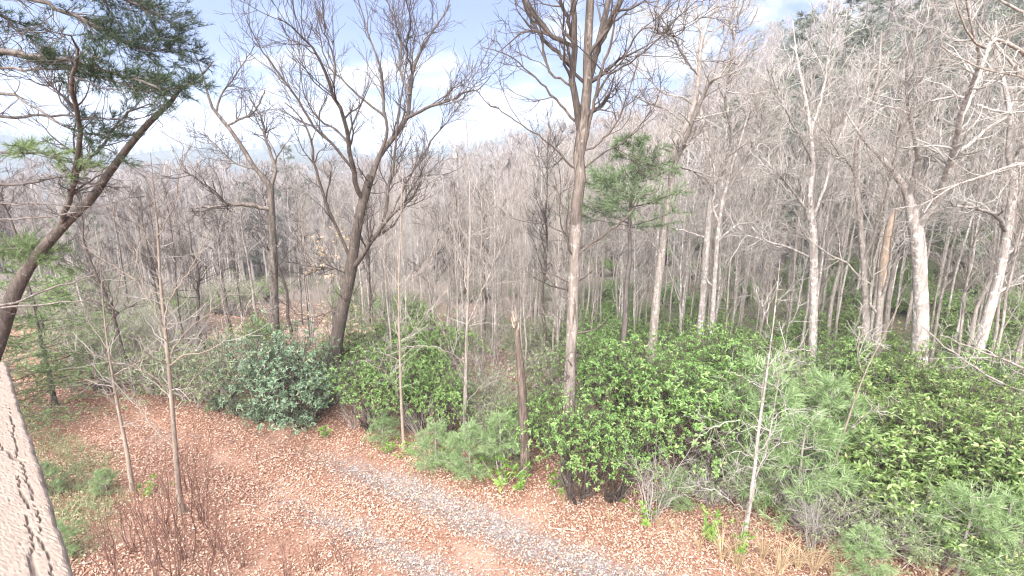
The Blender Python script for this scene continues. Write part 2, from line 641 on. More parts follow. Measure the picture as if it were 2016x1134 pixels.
# ------------------------------------------------------------------ ground sheet (polar, one sheet to the horizon)
rad = np.concatenate([[0.01], np.arange(1, 45, .26), np.geomspace(45, 3600, 150)])
azs = np.concatenate([np.linspace(-1.1, 1.1, 340), np.linspace(1.1, 2 * np.pi - 1.1, 60)[1:-1]])
RR, AA = np.meshgrid(rad, azs, indexing='ij')
GX, GY = RR * np.sin(AA), RR * np.cos(AA)
GZ = ter(GX, GY)
na, nr = len(azs), len(rad)
ii = np.arange(nr - 1)[:, None] * na
jj = np.arange(na)[None]
j2 = (jj + 1) % na
gf = np.stack([ii + jj, ii + na + jj, ii + na + j2, ii + j2], -1).reshape(-1, 4)[:, ::-1]
lane_pts = np.array([ground(px_, py_)[:2] for px_, py_ in ((330, 668), (430, 662), (540, 658), (640, 655), (700, 650))])
lane = np.zeros(GX.shape)
for a_, b_ in zip(lane_pts[:-1], lane_pts[1:]):
    ab = b_ - a_
    tt_ = np.clip(((GX - a_[0]) * ab[0] + (GY - a_[1]) * ab[1]) / (ab @ ab), 0, 1)
    dd_ = np.hypot(GX - a_[0] - tt_ * ab[0], GY - a_[1] - tt_ * ab[1])
    lane = np.maximum(lane, np.exp(-(dd_ / 1.8) ** 4))
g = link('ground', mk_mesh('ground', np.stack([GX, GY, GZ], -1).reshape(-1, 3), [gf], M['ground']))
lat = g.data.attributes.new('lane', 'FLOAT', 'POINT')
lat.data.foreach_set('value', lane.ravel().astype(np.float32))
tag(g, kind='structure')


# ------------------------------------------------------------------ fallen leaves and gravel
def track_mask(x, y):
    w = .522 * x + .853 * y
    u = .853 * x - .522 * y
    w = w + .08 * np.sin(u * 1.3) + .07 * np.sin(u * 3.1 + 1) + .09 * np.sin(u * 7.3 + w * 5)
    b = np.maximum(np.exp(-((w - 6.9) / .52) ** 2), .8 * np.exp(-((w - 5.47) / .4) ** 2))
    return b * sstep((u + 11) / 3.5)


def scatter_leaves(n, x0, x1, y0, y1, size, keep):
    x = rng.uniform(x0, x1, n)
    y = rng.uniform(y0, y1, n)
    k = keep(x, y) > rng.random(n)
    x, y = x[k], y[k]
    z = ter(x, y) + rng.uniform(.004, .045, len(x))
    pos = np.stack([x, y, z], 1)
    a = rng.uniform(0, 2 * np.pi, len(x))
    d = np.stack([np.cos(a), np.sin(a), rng.normal(0, .28, len(x))], 1)
    nv = np.stack([rng.normal(0, .35, len(x)), rng.normal(0, .35, len(x)), np.ones(len(x))], 1)
    return pos, d, nv


mb = MB()


def keep_near(x, y):
    q = .404 * (x + 1.8) + .915 * (y - 10.3)
    clump = .62 + .3 * np.sin(x * 2.1 + np.sin(y * 1.7)) * np.sin(y * 2.6 + np.cos(x * 1.3)) + .25 * np.sin(x * .9 + 1.3 * np.sin(y * .7)) * np.sin(y * 1.1 - .6 * x)
    wf = np.hypot(x, y)
    return (1 - .62 * track_mask(x, y)) * clump * np.where(q > 3, .5, 1.0) * np.clip(10.0 / wf, .6, 1)


p, d, nv = scatter_leaves(430000, -17, 9.5, 4.6, 18, .09, keep_near)
leaves(mb, p, d, nv, .047 * rng.uniform(.6, 1.5, len(p)), .03, .25, .4)
p, d, nv = scatter_leaves(60000, -30, 34, 14, 45, .13, lambda x, y: np.where((.404 * (x + 1.8) + .915 * (y - 10.3) > 1) & (x < 2), .5, .12))
leaves(mb, p, d, nv, .14, .09, .15, .3)
tag(link('fallen_leaves', mb.mesh('fallen_leaves', M['litter'], False)), 'red brown fallen leaves strewn over the drive and wood floor', 'leaf litter', kind='stuff')

mb = MB()
n = 60000
x = rng.uniform(-9, 5, n)
y = rng.uniform(4.6, 14, n)
k = track_mask(x, y) * .72 > rng.random(n) ** .8 * .95 + .05
x, y = x[k], y[k]
s = rng.uniform(.009, .022, len(x))
oc = np.array([[1, 0, 0], [0, 1, 0], [-1, 0, 0], [0, -1, 0], [0, 0, .8], [0, 0, -.6]], float)
ofc = np.array([[0, 1, 4], [1, 2, 4], [2, 3, 4], [3, 0, 4], [1, 0, 5], [2, 1, 5], [3, 2, 5], [0, 3, 5]])
V = oc[None] * s[:, None, None] * rng.uniform(.6, 1.4, (len(x), 6, 1))
th = rng.uniform(0, 6.28, len(x))
c_, s_ = np.cos(th)[:, None], np.sin(th)[:, None]
V = np.stack([V[..., 0] * c_ - V[..., 1] * s_, V[..., 0] * s_ + V[..., 1] * c_, V[..., 2]], -1)
V += np.stack([x, y, ter(x, y) + s * .3], 1)[:, None]
mb.add(V.reshape(-1, 3), (np.arange(len(x))[:, None, None] * 6 + ofc[None]).reshape(-1, 3))
tag(link('gravel', mb.mesh('gravel', M['stone'], False)), 'loose grey gravel showing in the two wheel tracks', 'gravel', kind='stuff')


# sticks lying about
n = 420
x = rng.uniform(-15, 9, n)
y = rng.uniform(5, 17, n)
a = rng.uniform(0, 6.28, n)
L = rng.uniform(.12, .7, n)
u = np.linspace(-.5, .5, 4)
SX = x[:, None] + np.cos(a)[:, None] * L[:, None] * u + rng.normal(0, .012, (n, 4))
SY = y[:, None] + np.sin(a)[:, None] * L[:, None] * u + rng.normal(0, .012, (n, 4))
P = np.stack([SX, SY, ter(SX, SY) + .03 + rng.uniform(0, .02, (n, 1))], -1)
mb = MB()
tubes(mb, P, np.linspace(.007, .003, 4)[None] * rng.uniform(.6, 1.5, (n, 1)), 4)
tag(link('fallen_twigs', mb.mesh('fallen_twigs', M['twig_grey'])), 'short dead twigs lying among the fallen leaves', 'twigs', kind='stuff')


# ------------------------------------------------------------------ traced trees
def trace(pts, Y, slope=0.0, bend=0.0, K=14, wob=0.0):
    """pixel polyline (x, y, width) -> world polyline and radii; slope moves the limb away from or towards the viewer as it goes"""
    px = np.array(pts, float)
    s = np.concatenate([[0], np.cumsum(np.hypot(np.diff(px[:, 0]), np.diff(px[:, 1])))]) / F * Y
    out = []
    for (x, y, w), l in zip(px, s):
        yy = Y + slope * l + bend * l * l
        p = at(x, y, yy)
        _, _, zc = project(p)
        out.append([p[0], p[1], p[2], .5 * w / F * zc])
    o = resample(out, K)
    if wob:
        j = rng.normal(0, wob, (K, 3))
        j[0] = 0
        o[:, :3] += j
    return o[None, :, :3], np.maximum(o[None, :, 3], .004)


LIMB_BARK = {'bark_oak': 'bark_brown'}


def hero(name, label, Y, trunk, limbs, bk, tw, base=None, l1=60, l2=300, l3=900, len1=1.2, len2=.6, len3=.32, up=.06, ang=.7,
         rmin=.0045, jit=.2, trunk_side=0, group=None, S=12, lw=None, slope=0, cat='tree', t1=1.0, kt=26, rough=.05):
    """a tree traced on its own distance Y; limbs get their own depth slopes"""
    P, R = trace(trunk, Y, slope=slope, K=kt)
    if 'sapling' in name:
        R = R * np.linspace(.85, .6, R.shape[1])[None]
    thin = {'pale_tree': .74, 'bare_tree': .74, 'forked_tree': .72, 'oak_tree': .8, 'leaning_tree': .76}.get(name, .86)
    R = R * thin
    if base is None:
        b = P[0, 0].copy()
        b[2] = float(ter(b[0], b[1]))
        ext = P[0, 0].copy()
        if ext[2] > b[2]:
            P = np.concatenate([np.array([[[b[0], b[1], b[2] - .15]]]), P], 1)
            R = np.concatenate([R[:, :1] * 1.25, R], 1)
    else:
        b = np.array(base)
    root = thing(name, b, label, cat, group)
    mb = MB()
    tubes(mb, P, R, S, rough)
    link('trunk', mb.mesh('trunk', M[bk], origin=b), root)
    Ps, Rs = [], []
    for i, lm in enumerate(limbs):
        sl = ((i * 37) % 11 - 5) / 5.0 * .55
        if name == 'oak_tree' and i == 0:
            sl = 0.0
        # start where the trunk or parent limb is: slope grows from there
        Pl, Rl = trace(lm, Y, slope=sl, K=18, wob=.012)
        Rl = Rl * (lw or (.6 if 'sapling' in name else thin))
        mb = MB()
        tubes(mb, Pl, Rl, 8, .05)
        link('limb', mb.mesh('limb', M['bark_mid' if (name == 'oak_tree' and i == 0) else LIMB_BARK.get(bk, bk)], origin=b), root)
        Ps.append(Pl)
        Rs.append(Rl)
    if Ps:
        LP, LR = np.concatenate(Ps), np.concatenate(Rs)
    else:
        LP, LR = P, R
    A, AR = grow(LP, LR, l1, len1, ang, .2, t1, 7, up, jit, .5, rmin * 1.6, .35)
    if trunk_side:
        A2, AR2 = grow(P, R, trunk_side, len1 * .9, 1.1, .35, .98, 7, up * .6, jit, .3, rmin * 1.6, .3, rcap=.02)
        A = np.concatenate([A, A2])
        AR = np.concatenate([AR, AR2])
    Bq, BR = grow(A, AR, l2, len2, ang, .15, 1, 5, up, jit, .6, rmin * 1.2, .4)
    Cq, CR = grow(Bq, BR, l3, len3, ang * .9, .1, 1, 4, up, jit, .7, rmin, .4)
    mb = MB()
    tubes(mb, A, AR, 4)
    tubes(mb, Bq, BR, 3)
    tubes(mb, Cq, CR, 3)
    tag(link('twigs', mb.mesh('twigs', M[tw], origin=b), root), kind='stuff')
    return root


# the big oak in the middle
hero('oak_tree', 'tall bare oak with broad trunk splitting into several upright stems', 9.7,
     [(1110, 985, 44), (1114, 930, 33), (1118, 850, 30), (1122, 740, 28), (1128, 600, 28), (1132, 480, 28), (1135, 430, 27)],
     [[(1134, 440, 28), (1140, 330, 27), (1147, 255, 30), (1153, 190, 24), (1158, 100, 21), (1163, 0, 20), (1168, -90, 17), (1176, -230, 12), (1180, -420, 6)],
      [(1144, 262, 20), (1134, 215, 17), (1128, 150, 16), (1130, 70, 14), (1130, 0, 13), (1122, -120, 9), (1115, -260, 4)],
      [(1152, 200, 16), (1168, 130, 16), (1182, 78, 16), (1190, 30, 13), (1202, -20, 12), (1225, -150, 8), (1235, -300, 4)],
      [(1172, 110, 12), (1196, 50, 13), (1213, 15, 12), (1236, -40, 9), (1270, -140, 5)],
      [(1130, 95, 10), (1110, 82, 11), (1082, 66, 11), (1060, 44, 10), (1036, 2, 9), (1010, -60, 6)],
      [(1128, 128, 9), (1106, 112, 9), (1078, 85, 9), (1055, 55, 8), (1036, 15, 7), (1020, -40, 5)],
      [(1128, 85, 9), (1118, 40, 9), (1104, 0, 8), (1090, -60, 5)],
      [(1132, 178, 7), (1108, 158, 6), (1084, 142, 6), (1072, 105, 5), (1062, 50, 4), (1050, -10, 3)],
      [(1132, 238, 6), (1110, 215, 6), (1078, 178, 5), (1040, 140, 4), (1000, 108, 3), (950, 92, 2)],
      [(1150, 290, 7), (1166, 220, 8), (1182, 150, 8), (1200, 90, 6), (1215, 20, 4)],
      [(1176, 190, 6), (1198, 150, 5), (1232, 128, 4), (1270, 100, 4), (1330, 40, 3), (1370, 0, 2)],
      [(1178, 150, 5), (1215, 130, 4), (1260, 62, 4), (1300, 60, 3), (1350, 80, 2)],
      [(1150, 488, 7), (1172, 474, 6), (1210, 448, 5), (1240, 420, 4), (1262, 390, 3), (1300, 372, 2)],
      [(1124, 508, 7), (1117, 470, 6), (1111, 420, 5), (1098, 380, 4), (1090, 340, 3)],
      [(1130, 330, 6), (1100, 300, 5), (1070, 275, 4), (1020, 240, 3), (960, 200, 2)],
      [(1146, 300, 5), (1180, 280, 5), (1216, 240, 4), (1240, 180, 3), (1256, 120, 2)],
      [(1152, 330, 5), (1190, 300, 4), (1240, 270, 3), (1290, 215, 2)]],
     'bark_oak', 'twig_dark', l1=95, l2=480, l3=1300, len1=1.3, len2=.6, len3=.3, trunk_side=16, S=16, kt=44, rough=.05)

# the forked tree left of centre
hero('forked_tree', 'large dark trunk forking into two wide fans of fine bare branches', 13.6,
     [(645, 800, 58), (652, 760, 42), (660, 690, 36), (668, 640, 35), (680, 580, 33), (690, 535, 34), (696, 495, 27), (705, 440, 25), (714, 400, 25), (722, 372, 23), (728, 345, 16)],
     [[(716, 395, 15), (702, 372, 14), (695, 333, 13), (687, 283, 12), (677, 233, 11), (654, 180, 9), (636, 133, 8), (614, 93, 6), (581, 57, 4), (547, 33, 3)],
      [(698, 345, 9), (686, 325, 8), (664, 293, 8), (617, 250, 7), (607, 230, 7), (574, 180, 6), (537, 127, 5), (511, 90, 3), (485, 40, 2)],
      [(722, 378, 19), (729, 360, 17), (737, 333, 16), (751, 300, 15), (777, 267, 14), (801, 233, 12), (807, 187, 11), (811, 147, 9), (831, 93, 7), (864, 43, 5), (887, 10, 3)],
      [(801, 233, 9), (837, 213, 8), (881, 200, 6), (917, 180, 5), (941, 177, 3), (965, 150, 2)],
      [(748, 303, 10), (760, 270, 9), (759, 230, 8), (752, 183, 7), (752, 140, 6), (734, 93, 5), (720, 50, 4), (705, 0, 3)],
      [(759, 232, 7), (717, 197, 6), (677, 160, 5), (647, 130, 4), (630, 70, 3), (620, 0, 2)],
      [(690, 535, 16), (714, 500, 13), (745, 457, 12), (765, 430, 9), (785, 412, 7), (800, 390, 5), (830, 340, 3)],
      [(752, 450, 9), (760, 410, 8), (764, 370, 8), (776, 320, 7), (781, 260, 6), (788, 200, 4), (800, 120, 3)],
      [(770, 420, 6), (794, 373, 5), (824, 320, 5), (857, 267, 4), (890, 230, 2)],
      [(692, 515, 12), (676, 478, 9), (658, 440, 9), (645, 408, 9), (633, 375, 8), (617, 317, 7), (611, 267, 6), (590, 230, 4), (560, 200, 3)],
      [(807, 187, 8), (788, 140, 6), (790, 90, 5), (778, 40, 4), (760, 0, 3)],
      [(812, 145, 6), (800, 100, 5), (808, 50, 4), (800, 0, 3)],
      [(654, 180, 6), (660, 130, 5), (640, 60, 4), (635, 0, 3)],
      [(684, 560, 8), (668, 540, 6), (654, 528, 5), (630, 530, 4), (600, 545, 3)],
      [(672, 620, 6), (655, 612, 5), (640, 618, 4), (600, 628, 3), (575, 640, 2)],
      [(687, 283, 7), (655, 250, 5), (634, 240, 5), (600, 190, 3), (590, 130, 2)]],
     'bark_brown', 'twig_dark', l1=190, l2=1050, l3=2500, len1=1.5, len2=.75, len3=.36, up=.12, ang=.55, trunk_side=10, S=14, kt=30, rmin=.005)

# the leaning tree on the left
hero('leaning_tree', 'dark lichen flecked tree leaning right across the left edge', 8.6,
     [(-60, 830, 52), (-30, 740, 40), (0, 660, 36), (18, 600, 34), (60, 520, 29), (120, 450, 23), (180, 390, 20), (215, 340, 18), (260, 280, 16), (300, 235, 14), (335, 203, 11), (352, 178, 9), (392, 153, 6), (420, 120, 3)],
     [[(118, 450, 13), (128, 420, 14), (140, 375, 13), (152, 320, 13), (158, 260, 12), (152, 215, 11), (145, 175, 11), (152, 130, 8), (155, 100, 6), (130, 60, 4), (90, 60, 2)],
      [(148, 345, 8), (158, 333, 8), (197, 290, 7), (213, 267, 6), (240, 230, 5), (267, 213, 4), (300, 205, 2)],
      [(330, 205, 4), (308, 232, 4), (300, 228, 3), (296, 218, 2)],
      [(145, 172, 5), (115, 160, 4), (85, 168, 3), (40, 150, 2)]],
     'bark_dark', 'twig_dark', l1=46, l2=170, l3=420, len1=.9, len2=.5, len3=.25, S=14, kt=34, rmin=.004)

# sapling in front of the drive, left
hero('sapling', 'slim grey brown sapling rising from the near bank with ascending branches', 8.7,
     [(358, 1010, 20), (352, 960, 15), (345, 880, 13), (338, 790, 12), (330, 700, 11), (322, 620, 10), (315, 540, 9), (310, 450, 8), (305, 400, 5), (300, 340, 3), (296, 300, 2)],
     [[(337, 775, 6), (300, 740, 5), (255, 720, 4), (200, 705, 3), (170, 690, 2)],
      [(326, 660, 5), (300, 600, 4), (262, 548, 4), (205, 512, 3), (160, 480, 2)],
      [(330, 700, 5), (370, 650, 4), (420, 610, 3), (470, 560, 2)],
      [(332, 720, 5), (365, 700, 4), (410, 690, 3), (480, 640, 2)],
      [(322, 620, 5), (345, 570, 4), (380, 520, 3), (420, 440, 2)],
      [(313, 520, 4), (290, 470, 4), (260, 420, 3), (230, 350, 2)],
      [(311, 470, 4), (335, 420, 3), (350, 360, 3), (360, 280, 2)],
      [(340, 820, 4), (368, 770, 3), (385, 740, 2), (420, 715, 2)],
      [(346, 885, 4), (310, 850, 3), (270, 800, 3), (210, 750, 2)],
      [(318, 580, 4), (285, 560, 3), (250, 470, 3), (215, 400, 2)]],
     'bark_sapling', 'twig_grey', l1=40, l2=110, l3=160, len1=.9, len2=.45, len3=.25, up=.12, ang=.6, S=10, kt=26, rmin=.004, trunk_side=44)

hero('sapling', 'thin bare sapling standing at the left bend of the drive', 9.4,
     [(258, 950, 13), (250, 890, 10), (240, 840, 9), (228, 780, 8), (220, 730, 7), (212, 680, 6), (205, 620, 5), (200, 560, 4), (196, 480, 2)],
     [[(228, 780, 5), (190, 740, 4), (170, 700, 3), (130, 690, 2)], [(222, 740, 4), (260, 720, 3), (300, 690, 2)],
      [(214, 690, 4), (180, 640, 3), (150, 580, 2)], [(208, 650, 4), (230, 590, 3), (240, 520, 2)],
      [(240, 840, 4), (280, 828, 3), (330, 850, 2), (345, 865, 2)]],
     'bark_sapling', 'twig_grey', l1=30, l2=80, l3=100, len1=.7, len2=.35, len3=.2, up=.1, S=8, rmin=.0035, trunk_side=10)

# crooked tree left of the forked one
hero('crooked_tree', 'pale crooked tree with a long horizontal dark limb left of the fork', 17.5,
     [(540, 700, 22), (542, 640, 18), (540, 560, 17), (538, 480, 16), (534, 410, 15), (532, 365, 13), (520, 350, 11), (503, 333, 10), (478, 292, 9), (447, 247, 8), (425, 222, 7), (413, 200, 6), (400, 150, 4), (380, 100, 2)],
     [[(534, 412, 11), (512, 408, 10), (480, 402, 9), (455, 402, 7), (430, 388, 6), (400, 360, 5), (360, 335, 3)],
      [(480, 402, 6), (440, 405, 5), (400, 408, 4), (375, 410, 3)],
      [(533, 370, 9), (542, 335, 8), (536, 310, 7), (520, 265, 6), (515, 235, 5), (490, 190, 3)],
      [(447, 247, 5), (470, 235, 5), (500, 220, 4), (520, 180, 3)],
      [(425, 222, 5), (440, 180, 4), (470, 140, 3), (500, 90, 2)],
      [(503, 333, 4), (470, 325, 3), (440, 300, 3), (400, 260, 2)]],
     'bark_mid', 'twig_dark', l1=80, l2=320, l3=520, len1=1.3, len2=.7, len3=.4, S=10, rmin=.006)

# the broken snag
root = thing('dead_snag', ground(1034, 935), 'dark rotting snag with a broken jagged top beside the road edge', 'dead tree')
b = np.array(root.location)
Y0 = b[1]
P, R = trace([(1036, 945, 36), (1034, 900, 26), (1032, 850, 24), (1028, 780, 21), (1024, 720, 18), (1018, 660, 14), (1013, 632, 11)], Y0, K=22)
mb = MB()
tubes(mb, P, R * .8, 12, .12)
link('trunk', mb.mesh('trunk', M['bark_snag'], origin=b), root)
P, R = trace([(1016, 640, 9), (1011, 625, 6), (1009, 612, 1)], Y0, K=5)
P2, R2 = trace([(1014, 640, 6), (1017, 630, 4), (1016, 622, 1)], Y0 + .03, K=5)
mb = MB()
P3, R3 = trace([(1012, 645, 5), (1008, 632, 3), (1007, 624, 1)], Y0 - .04, K=5)
P4, R4 = trace([(1019, 650, 5), (1021, 640, 3), (1020, 634, 1)], Y0 - .02, K=5)
tubes(mb, np.concatenate([P, P2, P3, P4]), np.concatenate([R, R2, R3, R4]) * .8, 6, .15)
link('splinter', mb.mesh('splinter', M['bark_rot'], origin=b), root)

# double leaning tree right of the oak
hero('leaning_tree', 'grey mottled tree right of the oak with two stems leaning right', 18.0,
     [(1284, 690, 28), (1288, 640, 22), (1293, 580, 20), (1300, 520, 20), (1308, 450, 19), (1314, 400, 18), (1321, 370, 17), (1323, 335, 17), (1331, 285, 15), (1355, 240, 14), (1368, 200, 13), (1376, 160, 12), (1378, 100, 10), (1391, 50, 8), (1415, 0, 6), (1440, -80, 3)],
     [[(1322, 350, 13), (1330, 322, 12), (1341, 293, 11), (1358, 253, 11), (1381, 197, 9), (1401, 157, 7), (1425, 150, 4), (1440, 130, 2)],
      [(1365, 205, 6), (1340, 190, 5), (1310, 185, 4), (1270, 150, 3), (1250, 130, 2)],
      [(1352, 245, 6), (1310, 215, 5), (1270, 200, 4), (1235, 180, 2)],
      [(1376, 150, 6), (1345, 110, 5), (1320, 60, 4), (1290, 20, 3)],
      [(1385, 75, 5), (1370, 40, 4), (1368, 0, 3)], [(1378, 100, 6), (1400, 70, 5), (1420, 50, 4), (1470, 20, 2)],
      [(1401, 157, 5), (1420, 100, 4), (1440, 40, 3), (1450, -20, 2)],
      [(1333, 300, 5), (1300, 290, 4), (1270, 270, 3), (1240, 225, 2)],
      [(1330, 325, 5), (1370, 340, 5), (1395, 360, 4)],
      [(1302, 500, 5), (1285, 480, 4), (1262, 460, 3)]],
     'bark_grey', 'twig_grey', l1=150, l2=700, l3=1300, len1=1.5, len2=.8, len3=.42, up=.02, S=12, kt=30, rmin=.006)

hero('bare_tree', 'pale upright tree with a mossy foot, larger of the close pair', 19.5,
     [(1378, 690, 24), (1380, 640, 19), (1386, 560, 18), (1392, 480, 17), (1396, 420, 16), (1402, 370, 14), (1398, 320, 12), (1388, 260, 11), (1378, 210, 9), (1370, 140, 7), (1380, 60, 5), (1385, -30, 3)],
     [[(1402, 380, 10), (1418, 350, 8), (1432, 310, 8), (1440, 270, 7), (1428, 200, 6), (1436, 130, 5), (1450, 50, 4), (1470, -20, 2)],
      [(1398, 420, 7), (1420, 392, 6), (1450, 345, 6), (1480, 300, 5), (1494, 260, 4), (1500, 190, 3)],
      [(1394, 470, 5), (1365, 460, 4), (1330, 450, 3)], [(1440, 270, 5), (1470, 240, 4), (1510, 190, 2)]],
     'bark_pale', 'twig_grey', l1=90, l2=420, l3=700, len1=1.4, len2=.8, len3=.45, S=10, rmin=.007)
hero('bare_tree', 'slender pale tree close beside its larger neighbour, forking at mid height', 18.8,
     [(1398, 700, 16), (1401, 650, 13), (1406, 570, 12), (1411, 490, 11), (1416, 440, 11), (1424, 390, 9), (1440, 330, 7), (1460, 270, 5), (1480, 200, 3)],
     [[(1412, 478, 6), (1440, 452, 6), (1470, 440, 5), (1510, 478, 4), (1550, 490, 2)],
      [(1416, 440, 6), (1404, 405, 5), (1408, 360, 4), (1400, 300, 3)],
      [(1410, 570, 4), (1396, 556, 4), (1388, 548, 3)]],
     'bark_pale', 'twig_grey', l1=50, l2=200, l3=360, len1=1.2, len2=.7, len3=.4, S=10, rmin=.007)

hero('bare_tree', 'upright tree with pale trunk and dark streak rising from the shrubs', 17.0,
     [(1598, 740, 26), (1600, 690, 21), (1602, 600, 20), (1602, 520, 20), (1600, 450, 19), (1594, 390, 15), (1600, 330, 12), (1596, 260, 10), (1585, 190, 8), (1570, 120, 5), (1560, 40, 3)],
     [[(1596, 440, 9), (1588, 420, 8), (1575, 395, 6), (1548, 360, 5), (1520, 330, 3)],
      [(1592, 505, 6), (1560, 490, 6), (1520, 478, 5), (1470, 462, 3)],
      [(1604, 420, 8), (1625, 360, 7), (1640, 300, 6), (1665, 240, 5), (1690, 160, 3)],
      [(1600, 320, 6), (1575, 270, 5), (1545, 215, 4), (1520, 150, 3)],
      [(1596, 260, 6), (1615, 200, 5), (1630, 120, 4), (1640, 40, 3)]],
     'bark_pale', 'twig_pale', l1=110, l2=480, l3=800, len1=1.5, len2=.8, len3=.45, S=12, rmin=.007)

hero('bare_tree', 'mottled dark and white trunk standing left of the broken stem', 15.5,
     [(1702, 790, 40), (1704, 740, 28), (1706, 680, 24), (1704, 600, 17), (1700, 520, 15), (1694, 440, 14), (1688, 380, 12), (1684, 330, 10), (1690, 260, 8), (1715, 200, 7), (1730, 140, 5), (1735, 60, 3)],
     [[(1700, 515, 6), (1725, 450, 6), (1745, 380, 5), (1760, 320, 4), (1770, 250, 2)],
      [(1686, 350, 6), (1670, 320, 5), (1650, 300, 4), (1610, 240, 3)],
      [(1702, 560, 5), (1670, 520, 5), (1630, 500, 4), (1580, 460, 3)],
      [(1710, 210, 5), (1740, 150, 4), (1780, 100, 3), (1795, 60, 2)]],
     'bark_grey', 'twig_grey', l1=90, l2=380, l3=620, len1=1.3, len2=.7, len3=.4, S=12, rmin=.006)
hero('broken_tree', 'thin trunk snapped off at an orange splintered top', 15.2,
     [(1718, 770, 26), (1722, 720, 17), (1728, 650, 16), (1733, 590, 15), (1736, 550, 15), (1739, 528, 13)],
     [[(1735, 590, 7), (1745, 560, 6), (1752, 500, 5), (1762, 430, 4), (1775, 350, 2)],
      [(1732, 620, 6), (1712, 600, 6), (1718, 560, 5), (1722, 510, 5), (1740, 440, 3)]],
     'bark_grey', 'twig_pale', l1=14, l2=50, l3=90, len1=.7, len2=.4, len3=.3, S=10, rmin=.005)
P, R = trace([(1735, 562, 14), (1739, 530, 16), (1742, 500, 15), (1750, 450, 12), (1757, 425, 8), (1760, 412, 1.5)], 15.2, K=14)
mb = MB()
tubes(mb, P, R, 9, .12)
rb = [o for o in bpy.data.objects if o.name.startswith('broken_tree')][0]
tag(link('broken_top', mb.mesh('broken_top', M['bark_rot'], origin=np.array(rb.location)), rb), 'orange splintered top of the snapped trunk')

hero('pale_tree', 'big pale pinkish trunk with a wide two way fork on the right', 15.2,
     [(1806, 800, 50), (1808, 740, 38), (1812, 660, 36), (1813, 590, 35), (1810, 520, 34), (1806, 470, 34), (1798, 430, 32), (1790, 395, 21), (1778, 365, 18), (1755, 335, 14), (1735, 310, 12), (1710, 285, 10), (1690, 260, 7), (1665, 220, 4)],
     [[(1806, 450, 24), (1822, 425, 21), (1842, 398, 20), (1858, 362, 17), (1870, 325, 16), (1880, 285, 15), (1886, 245, 14), (1900, 200, 12), (1920, 150, 11), (1930, 115, 9), (1918, 70, 7), (1905, 20, 5), (1900, -50, 3)],
      [(1868, 330, 9), (1890, 300, 9), (1920, 275, 9), (1950, 250, 8), (1985, 228, 7), (2030, 190, 5)],
      [(1888, 245, 8), (1910, 195, 8), (1922, 160, 9), (1940, 110, 8), (1950, 80, 5)],
      [(1786, 390, 13), (1800, 345, 12), (1808, 305, 12), (1800, 270, 10), (1790, 225, 9), (1785, 170, 7), (1788, 120, 6), (1800, 75, 4), (1815, 20, 2)],
      [(1790, 225, 6), (1770, 215, 5), (1735, 215, 5), (1710, 260, 4), (1690, 300, 3)],
      [(1908, 195, 7), (1880, 190, 6), (1850, 195, 5), (1810, 205, 3)],
      [(1922, 205, 6), (1950, 215, 6), (1985, 222, 5), (2020, 220, 3)],
      [(1735, 310, 6), (1715, 318, 5), (1700, 330, 3)]],
     'bark_pale', 'twig_pale', l1=110, l2=420, l3=700, len1=1.4, len2=.75, len3=.4, up=.03, S=16, kt=34, rmin=.006)

hero('pale_tree', 'pale leaning trunk with crooked side limbs at the right edge', 16.0,
     [(1924, 700, 28), (1934, 660, 25), (1948, 610, 24), (1962, 560, 23), (1975, 500, 22), (1984, 450, 22), (1992, 400, 19), (1996, 350, 17), (1985, 300, 14), (1990, 240, 12), (1978, 170, 10), (1965, 110, 7), (1960, 40, 4)],
     [[(1982, 455, 12), (1968, 432, 11), (1952, 420, 9), (1918, 410, 7), (1880, 405, 6), (1868, 395, 4)],
      [(1960, 580, 7), (1990, 558, 6), (2020, 540, 5), (2060, 520, 3)], [(1978, 500, 8), (2000, 488, 7), (2025, 470, 6), (2070, 440, 4)],
      [(1990, 330, 8), (2010, 290, 7), (2040, 240, 5)], [(1988, 250, 6), (1970, 240, 5), (1930, 230, 3)],
      [(1985, 215, 6), (2010, 180, 5), (2050, 130, 3)]],
     'bark_pale', 'twig_pale', l1=80, l2=340, l3=560, len1=1.3, len2=.7, len3=.4, S=12, rmin=.006)

# near branches at the upper right corner belong to a tree beyond the frame
hero('overhanging_tree', 'dark boughs reaching into the upper right corner from beyond the frame', 10.5,
     [(2190, 1020, 44), (2196, 800, 34), (2200, 500, 30), (2190, 250, 26), (2180, 60, 22), (2170, -200, 12)],
     [[(2188, 220, 14), (2100, 150, 11), (2016, 105, 9), (1960, 78, 7), (1930, 95, 6), (1900, 45, 4), (1880, 0, 2)],
      [(2184, 120, 12), (2090, 40, 9), (2016, 25, 7), (1970, 0, 5), (1900, -30, 3)],
      [(2192, 330, 12), (2100, 240, 9), (2016, 150, 7), (1960, 90, 5), (1910, 30, 3), (1895, 0, 2)],
      [(2196, 420, 10), (2100, 340, 8), (2016, 320, 6), (1940, 345, 5), (1860, 375, 4), (1820, 420, 2)],
      [(2188, 200, 8), (2100, 190, 6), (2000, 150, 5), (1920, 130, 4), (1850, 90, 2)],
      [(2196, 700, 9), (2110, 740, 7), (2016, 768, 6), (1940, 735, 5), (1870, 690, 4), (1810, 640, 2)],
      [(2196, 720, 8), (2090, 745, 6), (2010, 720, 5), (1930, 690, 4), (1850, 660, 2)]],
     'bark_grey', 'twig_grey', l1=90, l2=330, l3=600, len1=1.1, len2=.55, len3=.28, S=12, rmin=.0045)

